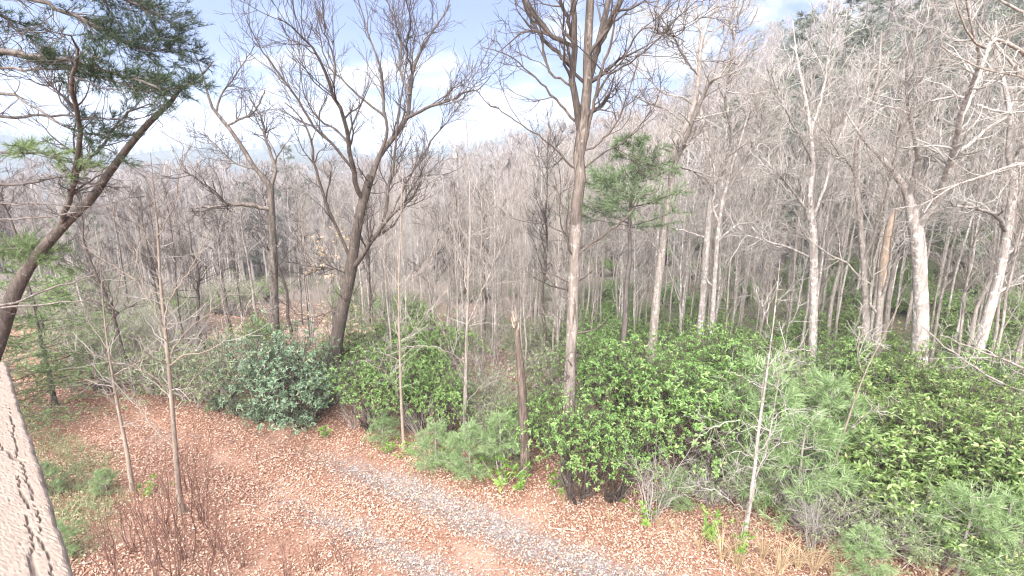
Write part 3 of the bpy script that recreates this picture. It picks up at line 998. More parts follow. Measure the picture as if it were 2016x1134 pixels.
# slim saplings in the middle
hero('sapling', 'slim grey sapling with white patched foot between young pines', 11.3,
     [(912, 885, 16), (914, 840, 12), (916, 780, 11), (918, 700, 10), (920, 620, 9), (922, 540, 8), (926, 460, 7), (925, 380, 5), (922, 300, 3), (918, 240, 2)],
     [[(916, 760, 5), (890, 700, 4), (870, 640, 3), (840, 560, 2)], [(920, 640, 5), (950, 570, 4), (980, 500, 3), (1000, 420, 2)],
      [(922, 560, 4), (900, 490, 3), (885, 420, 2)], [(918, 720, 5), (880, 690, 4), (820, 680, 3), (760, 700, 2)],
      [(914, 800, 4), (945, 760, 3), (990, 730, 2)]],
     'bark_grey', 'twig_grey', l1=50, l2=160, l3=240, len1=1.0, len2=.5, len3=.25, up=.1, S=8, rmin=.003, trunk_side=36, lw=.42)
hero('sapling', 'thin straight sapling with leaf bare whips at the drive edge', 11.0,
     [(796, 900, 12), (793, 850, 9), (790, 790, 8), (788, 720, 8), (786, 640, 7), (785, 560, 6), (788, 480, 5), (790, 400, 4), (795, 320, 2)],
     [[(790, 790, 4), (765, 740, 3), (720, 700, 2)], [(788, 700, 4), (815, 650, 3), (850, 600, 2)], [(786, 610, 4), (765, 550, 3), (745, 490, 2)],
      [(786, 560, 4), (830, 530, 3), (870, 470, 2)]],
     'bark_sapling', 'twig_grey', l1=40, l2=120, l3=160, len1=.9, len2=.45, len3=.25, up=.12, S=8, rmin=.003, trunk_side=34, lw=.42)

# pale twin stemmed sapling by the lower right verge
hero('sapling', 'pale twin stemmed sapling with drooping side twigs on the verge', 7.9,
     [(1462, 1085, 18), (1468, 1040, 13), (1478, 980, 12), (1487, 910, 10), (1493, 850, 9), (1503, 780, 8), (1513, 710, 6), (1522, 640, 5), (1530, 570, 3), (1536, 510, 2)],
     [[(1468, 1040, 9), (1480, 990, 9), (1492, 930, 8), (1510, 880, 7), (1520, 820, 5), (1535, 740, 4), (1555, 640, 2)],
      [(1493, 850, 4), (1460, 830, 3), (1420, 835, 3), (1380, 850, 2)], [(1505, 770, 4), (1470, 745, 3), (1430, 730, 2)],
      [(1510, 720, 4), (1550, 690, 3), (1600, 690, 2)], [(1487, 900, 4), (1450, 890, 3), (1415, 905, 2)],
      [(1516, 830, 4), (1555, 805, 3), (1600, 830, 2)], [(1503, 900, 3), (1540, 870, 3), (1590, 880, 2)],
      [(1472, 1010, 3), (1430, 980, 3), (1370, 950, 2)], [(1520, 660, 3), (1500, 600, 3), (1480, 540, 2)]],
     'bark_pale', 'twig_pale', l1=70, l2=170, l3=220, len1=.6, len2=.35, len3=.2, up=-.01, ang=.8, S=8, rmin=.0024, trunk_side=16, lw=.4)
hero('leaning_sapling', 'single bare whip leaning right over the dark green shrubs', 8.6,
     [(1616, 1010, 9), (1628, 960, 7), (1650, 890, 7), (1675, 810, 6), (1705, 730, 5), (1740, 660, 4), (1775, 590, 2)],
     [[(1660, 860, 3), (1700, 820, 3), (1750, 800, 2)], [(1700, 745, 3), (1690, 690, 3), (1700, 640, 2)], [(1640, 920, 3), (1610, 880, 2), (1590, 850, 2)]],
     'bark_sapling', 'twig_pale', l1=24, l2=60, l3=70, len1=.6, len2=.3, len3=.2, S=7, rmin=.0035, cat='sapling')

# ------------------------------------------------------------------ bare tree variants for the wood
def tree_variant(seed_h, r0, lean, nl, n2, n3, spread, up, rmin, K=14, wv=.11, t0=.3, ang=.75):
    Hh = seed_h
    zt = np.linspace(0, 1, K)
    wob = np.cumsum(rng.normal(0, wv, (K, 2)), 0) * Hh / 16
    wob -= wob[0]
    P = np.stack([wob[:, 0] + lean * zt * Hh, wob[:, 1], zt * Hh - .2], 1)[None]
    R = (r0 * (1 - zt) ** .85 + .012)[None]
    R[0, 0] *= 1.4
    mbt = MB()
    tubes(mbt, P, R, 8, .06)
    A, AR = grow(P, R, nl, spread, ang, t0, .97, 8, up, .17, .5, rmin * 2, .55)
    tubes(mbt, A, AR, 5)
    Bq, BR = grow(A, AR, n2, spread * .42, .65, .2, 1, 5, up, .2, .6, rmin * 1.3, .35)
    Cq, CR = grow(Bq, BR, n3, spread * .22, .6, .1, 1, 4, up, .2, .7, rmin, .3)
    mbc = MB()
    tubes(mbc, Bq, BR, 3)
    tubes(mbc, Cq, CR, 3)
    return mbt, mbc


VAR = []
for i in range(5):   # middling trees with spreading crowns
    a, c = tree_variant(13 + i * 1.1, .085 + .012 * i, rng.normal(0, .04), 26, 150, 560, 3.4, .09, .009, t0=.4)
    VAR.append(('tree', a, c))
for i in range(5):   # thin whippy saplings
    a, c = tree_variant(8.5 + i * .8, .03 + .005 * i, rng.normal(0, .05), 28, 120, 320, 1.6, .16, .0055, t0=.28, ang=.6, wv=.06)
    VAR.append(('sapling', a, c))
for i in range(3):   # forest poles, crown high
    a, c = tree_variant(15 + i, .065 + .014 * i, rng.normal(0, .03), 24, 140, 460, 2.6, .12, .008, t0=.5, wv=.045)
    VAR.append(('pole', a, c))
MESH = {}


def var_mesh(i, tone):
    if (i, tone) not in MESH:
        bk, tw = {'dark': ('bark_dark', 'twig_dark'), 'grey': ('bark_grey', 'twig_grey'), 'pale': ('bark_pale', 'twig_pale')}[tone]
        MESH[(i, tone)] = (VAR[i][1].mesh('trunk', M[bk]), VAR[i][2].mesh('crown', M[tw]))
    return MESH[(i, tone)]


def bare(i, tone, loc, label, group, sc, rz, name):
    a, c = var_mesh(i, tone)
    o = thing(name, loc, label, 'tree', group, rz, sc)
    link('trunk', a, o)
    tag(link('crown', c, o), kind='stuff')
    return o


# trunks that can be told apart behind the shrubs: pixel of the foot, tone, variant, scale, label
PLACED = [
    (84, 705, 'dark', 4, 1.15, 'straight dark trunk behind the green hemlock at far left'),
    (275, 775, 'dark', 1, .95, 'dark leaning trunk at the back of the drive bend'),
    (402, 690, 'dark', 3, 1.0, 'dark bent trunk standing before the pink leaf clearing'),
    (335, 690, 'dark', 10, 1.0, 'dark pole tree just behind the near sapling'),
    (458, 676, 'dark', 11, 1.0, 'dark pole tree at the right of the green mound'),
    (516, 690, 'grey', 12, 1.0, 'grey pole tree left of the crooked pale trunk'),
    (575, 668, 'dark', 2, 1.0, 'dark trunk standing in the pink leaf clearing'),
    (690, 690, 'grey', 4, .9, 'pale flaking trunk just right of the big forked tree'),
    (1065, 720, 'dark', 1, .9, 'dark curving double stem just left of the oak'),
    (1180, 700, 'grey', 11, .9, 'grey pole tree just right of the oak trunk'),
    (1342, 665, 'pale', 10, .85, 'short pale pole between the leaning tree and the pair'),
    (1640, 690, 'pale', 12, .8, 'thin pale pole right of the dark streaked trunk'),
    (1550, 700, 'pale', 8, 1.1, 'pale whip tree left of the dark streaked trunk'),
    (1870, 720, 'pale', 11, .9, 'slanting pale pole between the two big pale trees'),
    (850, 690, 'dark', 2, .8, 'dark forked tree in the middle of the sapling thicket'),
    (730, 700, 'dark', 6, 1.1, 'thin dark sapling right of the big forked tree'),
]
used = []
for (px, py, tone, vi, sc, lab) in PLACED:
    p = ground(px, py)
    used.append(p)
    topy = {84: 300, 275: 360, 402: 420, 335: 380, 458: 400, 516: 360, 575: 330, 690: 300, 1065: 260, 1180: 330, 1342: 420, 1640: 260, 1550: 330, 1870: 240, 850: 400, 730: 380}[px]
    h0 = [13, 14.1, 15.2, 16.3, 17.4, 8.5, 9.3, 10.1, 10.9, 11.7, 15, 16, 17][vi]
    sz = (at(px, topy, p[1])[2] - p[2]) / h0
    bare(vi, tone, p, lab, None, (max(sz, .6) * 1.05, max(sz, .6) * 1.05, sz), rng.uniform(0, 6.28), 'bare_tree')

# the crowded wood: individually placed trees nearer than about 75 m
cand = []
tries = 0
while len(cand) < 540 and tries < 60000:
    tries += 1
    az = rng.uniform(-.86, .86)
    r = 15 + 60 * rng.random() ** 1.25
    x, y = r * math.sin(az), r * math.cos(az)
    q = .404 * (x + 1.8) + .915 * (y - 10.3)
    if q < 2.2 or y < 10:
        continue
    z = float(ter(x, y))
    sx, sy, zc = project(np.array([x, y, z]))
    if sx < -60 or sx > 2076:
        continue
    # the open leafy lane stays open
    if 400 < sx < 660 and 600 < sy < 700 and rng.random() < .8:
        continue
    if sx > 1280 and r < 21:
        continue
    if 1140 < sx < 1330 and r < 24:
        continue
    if sx > 1280 and rng.random() < .25:
        continue
    if min([9] + [math.hypot(x - c[0], y - c[1]) for c in cand]) < 1.0:
        continue
    cand.append((x, y, z, sx, r))
for (x, y, z, sx, r) in cand:
    kind = rng.random()
    if kind < .5:
        vi = 5 + int(rng.integers(5))
    elif kind < .86:
        vi = 10 + int(rng.integers(3))
    else:
        vi = int(rng.integers(5))
    if r < 22 and vi < 5:
        vi = 5 + int(rng.integers(5))
    pr = rng.random()
    if sx > 1000:
        tone = 'pale' if pr < .22 else 'grey'
    elif sx > 600:
        tone = 'grey' if pr < .5 else ('dark' if pr < .6 else 'pale')
    else:
        tone = 'dark' if pr < .25 else ('grey' if pr < .8 else 'pale')
    if r < 20:
        tone = 'grey'
    grp = {'pale': 'pale bare trees of the right hand wood', 'grey': 'grey bare trees of the wood', 'dark': 'dark bare trees of the left hand wood'}[tone]
    lab = {'pale': 'thin pale bare tree in the crowded wood behind', 'grey': 'thin grey bare tree in the crowded wood behind', 'dark': 'thin dark bare tree in the crowded wood behind'}[tone]
    # crowns end near the skyline on the left and climb to the top of the view on the right
    lo, hi = np.interp(sx, [0, 250, 700, 1000, 1250, 1600, 2016], [400, 400, 370, 290, 220, 80, 20]), np.interp(sx, [0, 250, 700, 1000, 1250, 1600, 2016], [490, 500, 470, 410, 380, 330, 300])
    topy = rng.uniform(lo, hi)
    ht = at(sx, topy, y)[2] - z
    h0 = {0: 13, 1: 14.1, 2: 15.2, 3: 16.3, 4: 17.4, 5: 8.5, 6: 9.3, 7: 10.1, 8: 10.9, 9: 11.7, 10: 15, 11: 16, 12: 17}[vi]
    kindw = 'sapling' if 5 <= vi < 10 else ('pole tree' if vi >= 10 else 'spreading tree')
    zone = ['left of the crooked tree', 'between crooked and forked trees', 'between forked tree and oak', 'between oak and leaning tree',
            'between leaning and pale trees', 'right of the pale forked tree'][int(np.searchsorted([540, 690, 1130, 1300, 1800], sx))]
    dist = 'near' if r < 28 else 'far'
    lab = 'thin %s bare %s in %s wood %s' % (tone, kindw, dist, zone)
    grp = '%s bare %ss in %s wood %s' % (tone, kindw, dist, zone)
    bare(vi, tone, (x, y, z), lab, grp, float(np.clip(ht / h0, .4, 1.35)), rng.uniform(0, 6.28), 'bare_sapling' if 5 <= vi < 10 else 'bare_tree')

# ------------------------------------------------------------------ the far wood as one mass
FAR = []
for i in range(4):
    a, c = tree_variant(12 + i, .16, rng.normal(0, .03), 22, 90, 200, 3.4, .12, .028, K=8, t0=.25)
    mm = MB()
    mm.V = a.V + c.V
    mm.F = a.F + [f + a.n for f in c.F]
    FAR.append(bpy.data.objects.new('far_tree', mm.mesh('far_tree', M['twig_far'])))


def conifer(h, r, nwh, per, tuft_n, nl, nw, droop=-.05, tb=.14):
    """trunk mesh builder and needle mesh builder of a layered conifer"""
    zt = np.linspace(0, 1, 10)
    P = np.stack([rng.normal(0, .02, 10) * h * .2, rng.normal(0, .02, 10) * h * .2, zt * h - .2], 1)[None]
    R = (.016 * h * (1 - zt) + .01)[None]
    mt = MB()
    tubes(mt, P, R, 7, .05)
    bs, ds, ls = [], [], []
    for k in range(nwh):
        t = tb + (.98 - tb) * k / nwh
        for j in range(per):
            a = rng.uniform(0, 6.28)
            tt = min(.98, t + rng.uniform(-.02, .02))
            bs.append([0, 0, tt * h])
            ds.append([math.cos(a), math.sin(a), rng.normal(droop + .35 * tt, .1)])
            ls.append(r * ((1 - tt) / (1 - tb)) ** .75 * rng.uniform(.6, 1.15) + r * .08)
    bs, ds, ls = np.array(bs), nrm(np.array(ds)), np.array(ls)
    K = 6
    u = np.linspace(0, 1, K)[None, :, None]
    BP = bs[:, None] + ds[:, None] * ls[:, None, None] * u
    BP[..., 2] += (-.12 * u[..., 0] + .1 * u[..., 0] ** 2) * ls[:, None]
    BR = (.006 * h * .3 * (1 - u[..., 0] * .85)) * (ls / r)[:, None] + .004
    tubes(mt, BP, BR, 3)
    S1, SR = grow(BP, BR, len(bs) * 7, -.38, .9, .2, 1, 4, .02, .1, .5, .003, .4, flat=.8)
    tubes(mt, S1, SR, 3)
    mn = MB()
    allP = np.concatenate([S1[:, 1], S1[:, 2], S1[:, 3], BP[:, -1], BP[:, 4]])
    allD = np.concatenate([S1[:, 1] - S1[:, 0], S1[:, 2] - S1[:, 1], S1[:, 3] - S1[:, 2], BP[:, -1] - BP[:, -2], BP[:, 4] - BP[:, 3]])
    needles(mn, allP, nrm(allD), tuft_n, nl, nw, .55)
    return mt, mn


c1t, c1n = conifer(15, 3.4, 16, 5, 5, .5, .07)
mm = MB()
mm.V = c1n.V
mm.F = c1n.F
FAR.append(bpy.data.objects.new('far_pine', mm.mesh('far_pine', M['needle_grey'])))

pts, kk, sc_, rz_ = [], [], [], []
while len(pts) < 3000:
    az = rng.uniform(-.95, .95)
    r = 62 + 230 * rng.random() ** 1.3
    x, y = r * math.sin(az), r * math.cos(az)
    if az < -.1 and r > 150 and rng.random() < .5:
        continue
    pts.append((x, y, float(ter(x, y))))
    pf = .03 + .10 * (az > .3) + .04 * (r > 220)
    kk.append(4 if rng.random() < pf else int(rng.integers(4)))
    aim = math.radians(float(np.interp(az, [-.8, -.2, 0, .3, .5], [rng.uniform(-2, -.1), rng.uniform(-2, .2), rng.uniform(-1, 3.0), rng.uniform(2, 9), rng.uniform(8, 30)])))
    sc_.append(float(np.clip((H + r * math.tan(aim) - float(ter(x, y))) / (15 if kk[-1] == 4 else 13.5), .35, 1.15)))
    rz_.append((0, 0, rng.uniform(0, 6.28)))
for i in range(1100):   # trees along the skyline of the far ridge
    az = rng.uniform(-.9, .5)
    r = rng.uniform(690, 860)
    x, y = r * math.sin(az), r * math.cos(az)
    pts.append((x, y, float(ter(x, y))))
    kk.append(4)
    sc_.append(rng.uniform(.4, .9))
    rz_.append((0, 0, rng.uniform(0, 6.28)))
pm = bpy.data.meshes.new('far_wood')
pm.from_pydata(pts, [], [])
pm.attributes.new('kindid', 'INT', 'POINT').data.foreach_set('value', kk)
pm.attributes.new('scl', 'FLOAT', 'POINT').data.foreach_set('value', sc_)
pm.attributes.new('rotv', 'FLOAT_VECTOR', 'POINT').data.foreach_set('vector', np.array(rz_).ravel())
fo = link('far_wood', pm)
tag(fo, 'hazy pinkish grey leafless wood covering the opposite hillside', 'wood', kind='stuff')
ng = bpy.data.node_groups.new('far_wood', 'GeometryNodeTree')
ng.interface.new_socket('Geometry', in_out='INPUT', socket_type='NodeSocketGeometry')
ng.interface.new_socket('Geometry', in_out='OUTPUT', socket_type='NodeSocketGeometry')
gi, go = ng.nodes.new('NodeGroupInput'), ng.nodes.new('NodeGroupOutput')
jn = ng.nodes.new('GeometryNodeJoinGeometry')


def attr(nm, dt):
    n = ng.nodes.new('GeometryNodeInputNamedAttribute')
    n.data_type = dt
    n.inputs[0].default_value = nm
    return n.outputs[0]


ka, sa, ra = attr('kindid', 'INT'), attr('scl', 'FLOAT'), attr('rotv', 'FLOAT_VECTOR')
for i, ob in enumerate(FAR):
    cmp_ = ng.nodes.new('FunctionNodeCompare')
    cmp_.data_type = 'INT'
    cmp_.operation = 'EQUAL'
    ng.links.new(ka, cmp_.inputs[2])
    cmp_.inputs[3].default_value = i
    oi = ng.nodes.new('GeometryNodeObjectInfo')
    oi.inputs[0].default_value = ob
    ip = ng.nodes.new('GeometryNodeInstanceOnPoints')
    ng.links.new(gi.outputs[0], ip.inputs['Points'])
    ng.links.new(cmp_.outputs[0], ip.inputs['Selection'])
    ng.links.new(oi.outputs['Geometry'], ip.inputs['Instance'])
    ng.links.new(ra, ip.inputs['Rotation'])
    ng.links.new(sa, ip.inputs['Scale'])
    ng.links.new(ip.outputs[0], jn.inputs[0])
ng.links.new(jn.outputs[0], go.inputs[0])
md = fo.modifiers.new('far_wood', 'NODES')
md.node_group = ng

# ------------------------------------------------------------------ evergreens
PM = {}


def zone_of(px):
    return ['left of the crooked tree', 'between crooked and forked trees', 'between forked tree and oak', 'between oak and leaning tree',
            'between leaning and pale trees', 'right of the pale forked tree'][int(np.searchsorted([540, 690, 1130, 1300, 1800], px))]




def conifer_thing(key, loc, sc, label, name='pine_tree', group=None, cat='tree', rz=None):
    if key not in PM:
        if key == 'tall':
            t, n_ = conifer(20, 4.6, 19, 4, 6, .36, .05)
            PM[key] = (t.mesh('trunk', M['bark_pine']), n_.mesh('needles', M['needle_grey']))
        elif key == 'pine':
            t, n_ = conifer(9, 2.1, 7, 7, 14, .2, .016, .05, .66)
            PM[key] = (t.mesh('trunk', M['bark_pine']), n_.mesh('needles', M['needle_bright']))
        elif key.startswith('young'):
            t, n_ = conifer(1.5, .75, 9, 5, 9, .11, .007, .25)
            PM[key] = (t.mesh('trunk', M['twig_grey']), n_.mesh('needles', M['needle_young']))
        elif key == 'hemlock':
            t, n_ = conifer(3.6, 1.7, 15, 6, 6, .09, .012, -.1)
            PM[key] = (t.mesh('trunk', M['bark_pine']), n_.mesh('needles', M['needle_mid']))
    a, c = PM[key]
    o = thing(name, loc, label, cat, group, rng.uniform(0, 6.28) if rz is None else rz, sc)
    link('trunk', a, o)
    tag(link('needles', c, o), kind='stuff')
    return o


def on(px, Y):
    """ground point in the direction of a pixel column at forward distance Y"""
    x = (px - 1008) / F * (Y * CP + 6 * SP)
    return (x, Y, float(ter(x, Y)))


conifer_thing('pine', on(1228, 17.5), 1.0, 'light green layered pine standing behind the oak trunk')
conifer_thing('tall', on(572, 62), .78, 'narrow dark pine against the sky left of the forked tree')
conifer_thing('tall', on(860, 75), .62, 'small pine top showing between the forked tree and the oak')
for i, (px, Y, s) in enumerate([(1545, 48, 1.15), (1610, 40, 1.2), (1690, 48, 1.4), (1760, 38, 1.3), (1850, 46, 1.25), (1930, 38, 1.1), (2010, 45, 1.2), (1480, 60, .95), (1650, 64, 1.2), (1900, 60, 1.3), (1990, 30, .95)]):
    far_ = 'far' if Y > 46 else 'near'
    conifer_thing('tall', on(px, Y), s, 'tall grey green evergreen on the %s right hillside %s' % (far_, zone_of(px)), group='tall evergreens on the %s right hillside %s' % (far_, zone_of(px)))
conifer_thing('hemlock', ground(110, 800), 1.15, 'dark green hemlock with drooping sprays at the left bend', 'hemlock')
conifer_thing('hemlock', ground(30, 850), 1.0, 'hemlock partly hidden behind the pale timber rail', 'hemlock')

for i, (px, py, s, lab) in enumerate([
        (860, 928, .8, 'young pine at the road edge left of the slim grey sapling'),
        (925, 945, .9, 'feathery young pine in front of the slim grey sapling'),
        (985, 925, .9, 'young pine just left of the rotting snag'),
        (755, 875, .6, 'little pine at the road edge right of the thin sapling'),
        (1330, 1005, .6, 'low pine under the dark laurel stems'),
        (1560, 1030, 1.5, 'soft needled pine behind the twin stemmed sapling'),
        (1480, 960, 1.9, 'taller soft needled pine left of the twin stemmed sapling'),
        (1610, 960, 1.7, 'soft needled pine under the leaning whip'),
        (1880, 1150, 1.15, 'pale feathery pine in the lower right corner'),
        (1960, 1120, .95, 'small feathery pine at the lower right edge'),
        (1690, 1150, .7, 'low flat pine at the bottom right verge'),
        (128, 1095, .45, 'bright feathery pine beside the timber rail'),
        (95, 975, .5, 'soft pine close behind the timber rail'),
        (212, 975, .4, 'soft pine at the left verge of the drive')]):
    conifer_thing('young%d' % (i % 3), ground(px, py), s, lab, 'young_pine', 'young soft needled pines', 'young pine')

# the white pine just outside the left edge whose boughs reach in
Yp = 8.2
base = at(-330, 1000, Yp)
base[2] = float(ter(base[0], base[1]))
root = thing('pine_tree', base, 'old pine beyond the left edge whose dark boughs reach in', 'tree')
top = base.copy()
P = np.stack([np.linspace(base[0], base[0] + .5, 20), np.full(20, Yp), np.linspace(base[2] - .2, 19, 20)], 1)[None]
R = np.linspace(.3, .1, 20)[None]
mb = MB()
tubes(mb, P, R, 12, .05)
link('trunk', mb.mesh('trunk', M['bark_pine'], origin=base), root)
BOUGHS = [
    # points, first fraction that carries needles, tuft density, branchlet length
    ([(-300, 70, 14), (0, 99, 11), (60, 108, 9), (115, 115, 8), (185, 133, 7), (245, 153, 6), (300, 167, 5), (336, 190, 3)], .55, 230, .30),
    ([(-300, -50, 14), (65, 0, 9), (110, 18, 8), (165, 40, 7), (215, 62, 6), (250, 86, 4), (285, 100, 3), (330, 95, 2)], .62, 420, .42),
    ([(-290, 60, 10), (0, 106, 6), (80, 118, 5), (150, 140, 5), (220, 160, 4), (290, 178, 3), (380, 165, 2)], .70, 200, .32),
    ([(-300, 120, 9), (0, 183, 6), (45, 198, 5), (85, 221, 5), (130, 250, 4), (170, 262, 3), (215, 268, 2)], .8, 110, .32),
    ([(-300, 200, 9), (0, 230, 6), (70, 227, 5), (140, 228, 4), (230, 236, 2)], .8, 60, .25),
    ([(-300, -120, 10), (100, -60, 7), (200, -20, 6), (270, 10, 5), (330, 40, 2)], .66, 380, .45),
    ([(-300, -20, 9), (-60, 10, 6), (0, 30, 5), (25, 50, 4), (50, 80, 2)], .72, 160, .4),
    ([(-300, 290, 8), (0, 301, 5), (60, 300, 4), (140, 312, 2)], .72, 120, .28),
    ([(-300, 340, 9), (0, 362, 6), (70, 356, 5), (140, 348, 3), (220, 372, 2)], .97, 10, .2),
    ([(-300, 390, 7), (0, 401, 4), (100, 402, 3), (170, 408, 2), (260, 390, 1.5)], .97, 8, .2),
    ([(-300, 440, 7), (0, 431, 4), (90, 428, 3), (160, 418, 2)], .97, 8, .2),
    ([(-300, 560, 9), (-60, 500, 6), (0, 492, 5), (60, 490, 4), (110, 500, 2)], .6, 260, .35),
    ([(-300, 600, 9), (0, 600, 5), (70, 580, 4), (150, 553, 3), (195, 535, 2)], .97, 12, .25),
    ([(-300, 640, 8), (0, 606, 4), (80, 602, 3), (180, 588, 2)], .95, 20, .25),
    ([(-300, 120, 9), (0, 132, 5), (60, 136, 4), (130, 134, 3), (190, 140, 2)], .75, 120, .3),
]
for bi, (pts_, f0, dens, bl) in enumerate(BOUGHS):
    Pl, Rl = trace(pts_, Yp, slope=((bi * 5) % 7 - 3) / 3.0 * .16, K=24, wob=.012)
    mb = MB()
    tubes(mb, Pl, Rl, 7, .05)
    n1 = max(6, dens // 9)
    A, AR = grow(Pl, Rl, n1, bl * 1.5, .75, f0, 1.0, 6, .0, .12, .5, .004, .25, flat=.8)
    Bq, BR = grow(A, AR, n1 * 5, bl * .75, .8, .15, 1, 4, .05, .15, .6, .003, .3, flat=.4)
    D1, DR1 = grow(Pl, Rl, 26, .45, .9, .3, .95, 5, -.02, .2, .4, .0035, .4)
    tubes(mb, A, AR, 4)
    tubes(mb, Bq, BR, 3)
    tubes(mb, D1, DR1, 3)
    bo = link('bough', mb.mesh('bough', M['bark_pine'], origin=base), root)
    if dens < 30:
        continue
    mn = MB()
    pos = np.concatenate([Bq[:, 1], Bq[:, 2], Bq[:, 3], A[:, 5], A[:, 4], A[:, 3]])
    dr = np.concatenate([Bq[:, 1] - Bq[:, 0], Bq[:, 2] - Bq[:, 1], Bq[:, 3] - Bq[:, 2], A[:, 5] - A[:, 4], A[:, 4] - A[:, 3], A[:, 3] - A[:, 2]])
    needles(mn, pos, nrm(dr) + UP * .25, 11, .10, .006, .55)
    tag(link('needles', mn.mesh('needles', M['needle_mid'] if bi in (7, 11) else M['needle_dark'], origin=base), bo), kind='stuff')


# ------------------------------------------------------------------ broadleaf evergreen shrubs
def shrub_mesh(rx, rz_, nst, ntip, nleaf, ll, lw, lm, tm, skirt=.25, lump=.38):
    """stems from one foot and whorls of leaves over a lumpy crown"""
    st = []
    ph = rng.uniform(0, 6.28, 8)

    def rad_(az, el):
        return 1 + lump * (np.sin(az * 3 + ph[0]) * np.cos(el * 2 + ph[1]) + .6 * np.sin(az * 5 + ph[2] + el * 4) + .4 * np.sin(az * 9 + el * 7 + ph[3]))
    K = 7
    P = np.zeros((nst, K, 3))
    for i in range(nst):
        a = rng.uniform(0, 6.28)
        e = rng.uniform(.5, 1.3)
        d = np.array([math.cos(a) * math.cos(e) * rx, math.sin(a) * math.cos(e) * rx, math.sin(e) * rz_]) * .8
        u = np.linspace(0, 1, K)[:, None]
        P[i] = d * u + np.array([math.cos(a), math.sin(a), 0]) * .12
        P[i, :, 2] += (u[:, 0] ** .7 - u[:, 0]) * rz_ * .3 - .08
        P[i, 1:] += rng.normal(0, .06, (K - 1, 3))
    R = np.linspace(.05, .014, K)[None].repeat(nst, 0)
    A, AR = grow(P, R, nst * 9, rx * .5, .7, .35, 1, 5, .08, .2, .6, .006, .3)
    mb = MB()
    tubes(mb, P, R, 6, .08)
    tubes(mb, A, AR, 4)
    az = rng.uniform(0, 2 * np.pi, ntip)
    el = np.arcsin(rng.uniform(-.35, 1, ntip))
    rr = rad_(az, el) * (1 - .6 * rng.random(ntip) ** 1.8)
    pos = np.stack([rx * rr * np.cos(az) * np.cos(el), rx * rr * np.sin(az) * np.cos(el), rz_ * (.45 + .55 * rr * np.sin(el)) + .05], 1)
    pos = pos[pos[:, 2] > skirt * rz_ * (.7 + .45 * rng.random(len(pos)))]
    ax = nrm(np.stack([pos[:, 0] / rx, pos[:, 1] / rx, (pos[:, 2] / rz_ - .3)], 1) * .7 + UP * .6 + rng.normal(0, .35, pos.shape))
    # twigs carrying the tips
    tw = np.stack([pos - ax * .3 - UP * .02, pos - ax * .12, pos], 1)
    tubes(mb, tw, np.full((len(pos), 3), .005), 3)
    ml = MB()
    whorls(ml, pos, ax, nleaf, ll, lw, 1.0, .3)
    return mb.mesh('stems', M[tm]), ml.mesh('foliage', M[lm], False), (pos, ax)


SH = {
    'laurel': [shrub_mesh(1.25, 2.3, 10, 1150, 7, .075, .032, 'leaf_laurel', 'bark_dark', .62) for _ in range(2)],
    'rhodo': [shrub_mesh(1.25, 2.0, 10, 950, 6, .092, .034, 'leaf_rhodo', 'bark_dark', .25) for _ in range(2)],
    'blue': [shrub_mesh(1.2, 2.0, 9, 780, 7, .09, .034, 'leaf_blue', 'bark_dark', .2) for _ in range(2)],
    'olive': [shrub_mesh(1.2, 1.7, 9, 600, 6, .075, .028, 'leaf_olive', 'twig_grey', .15) for _ in range(2)],
}


def shrub(kind, v, loc, sc, label, group=None, name=None):
    s, f, _ = SH[kind][v % len(SH[kind])]
    name = name or {'laurel': 'laurel_bush', 'rhodo': 'rhododendron', 'blue': 'rhododendron', 'olive': 'understory_shrub'}[kind]
    o = thing(name, loc, label, 'shrub', group, rng.uniform(0, 6.28), sc)
    tag(link('stems', s, o), kind='stuff')
    tag(link('foliage', f, o), kind='stuff')
    return o


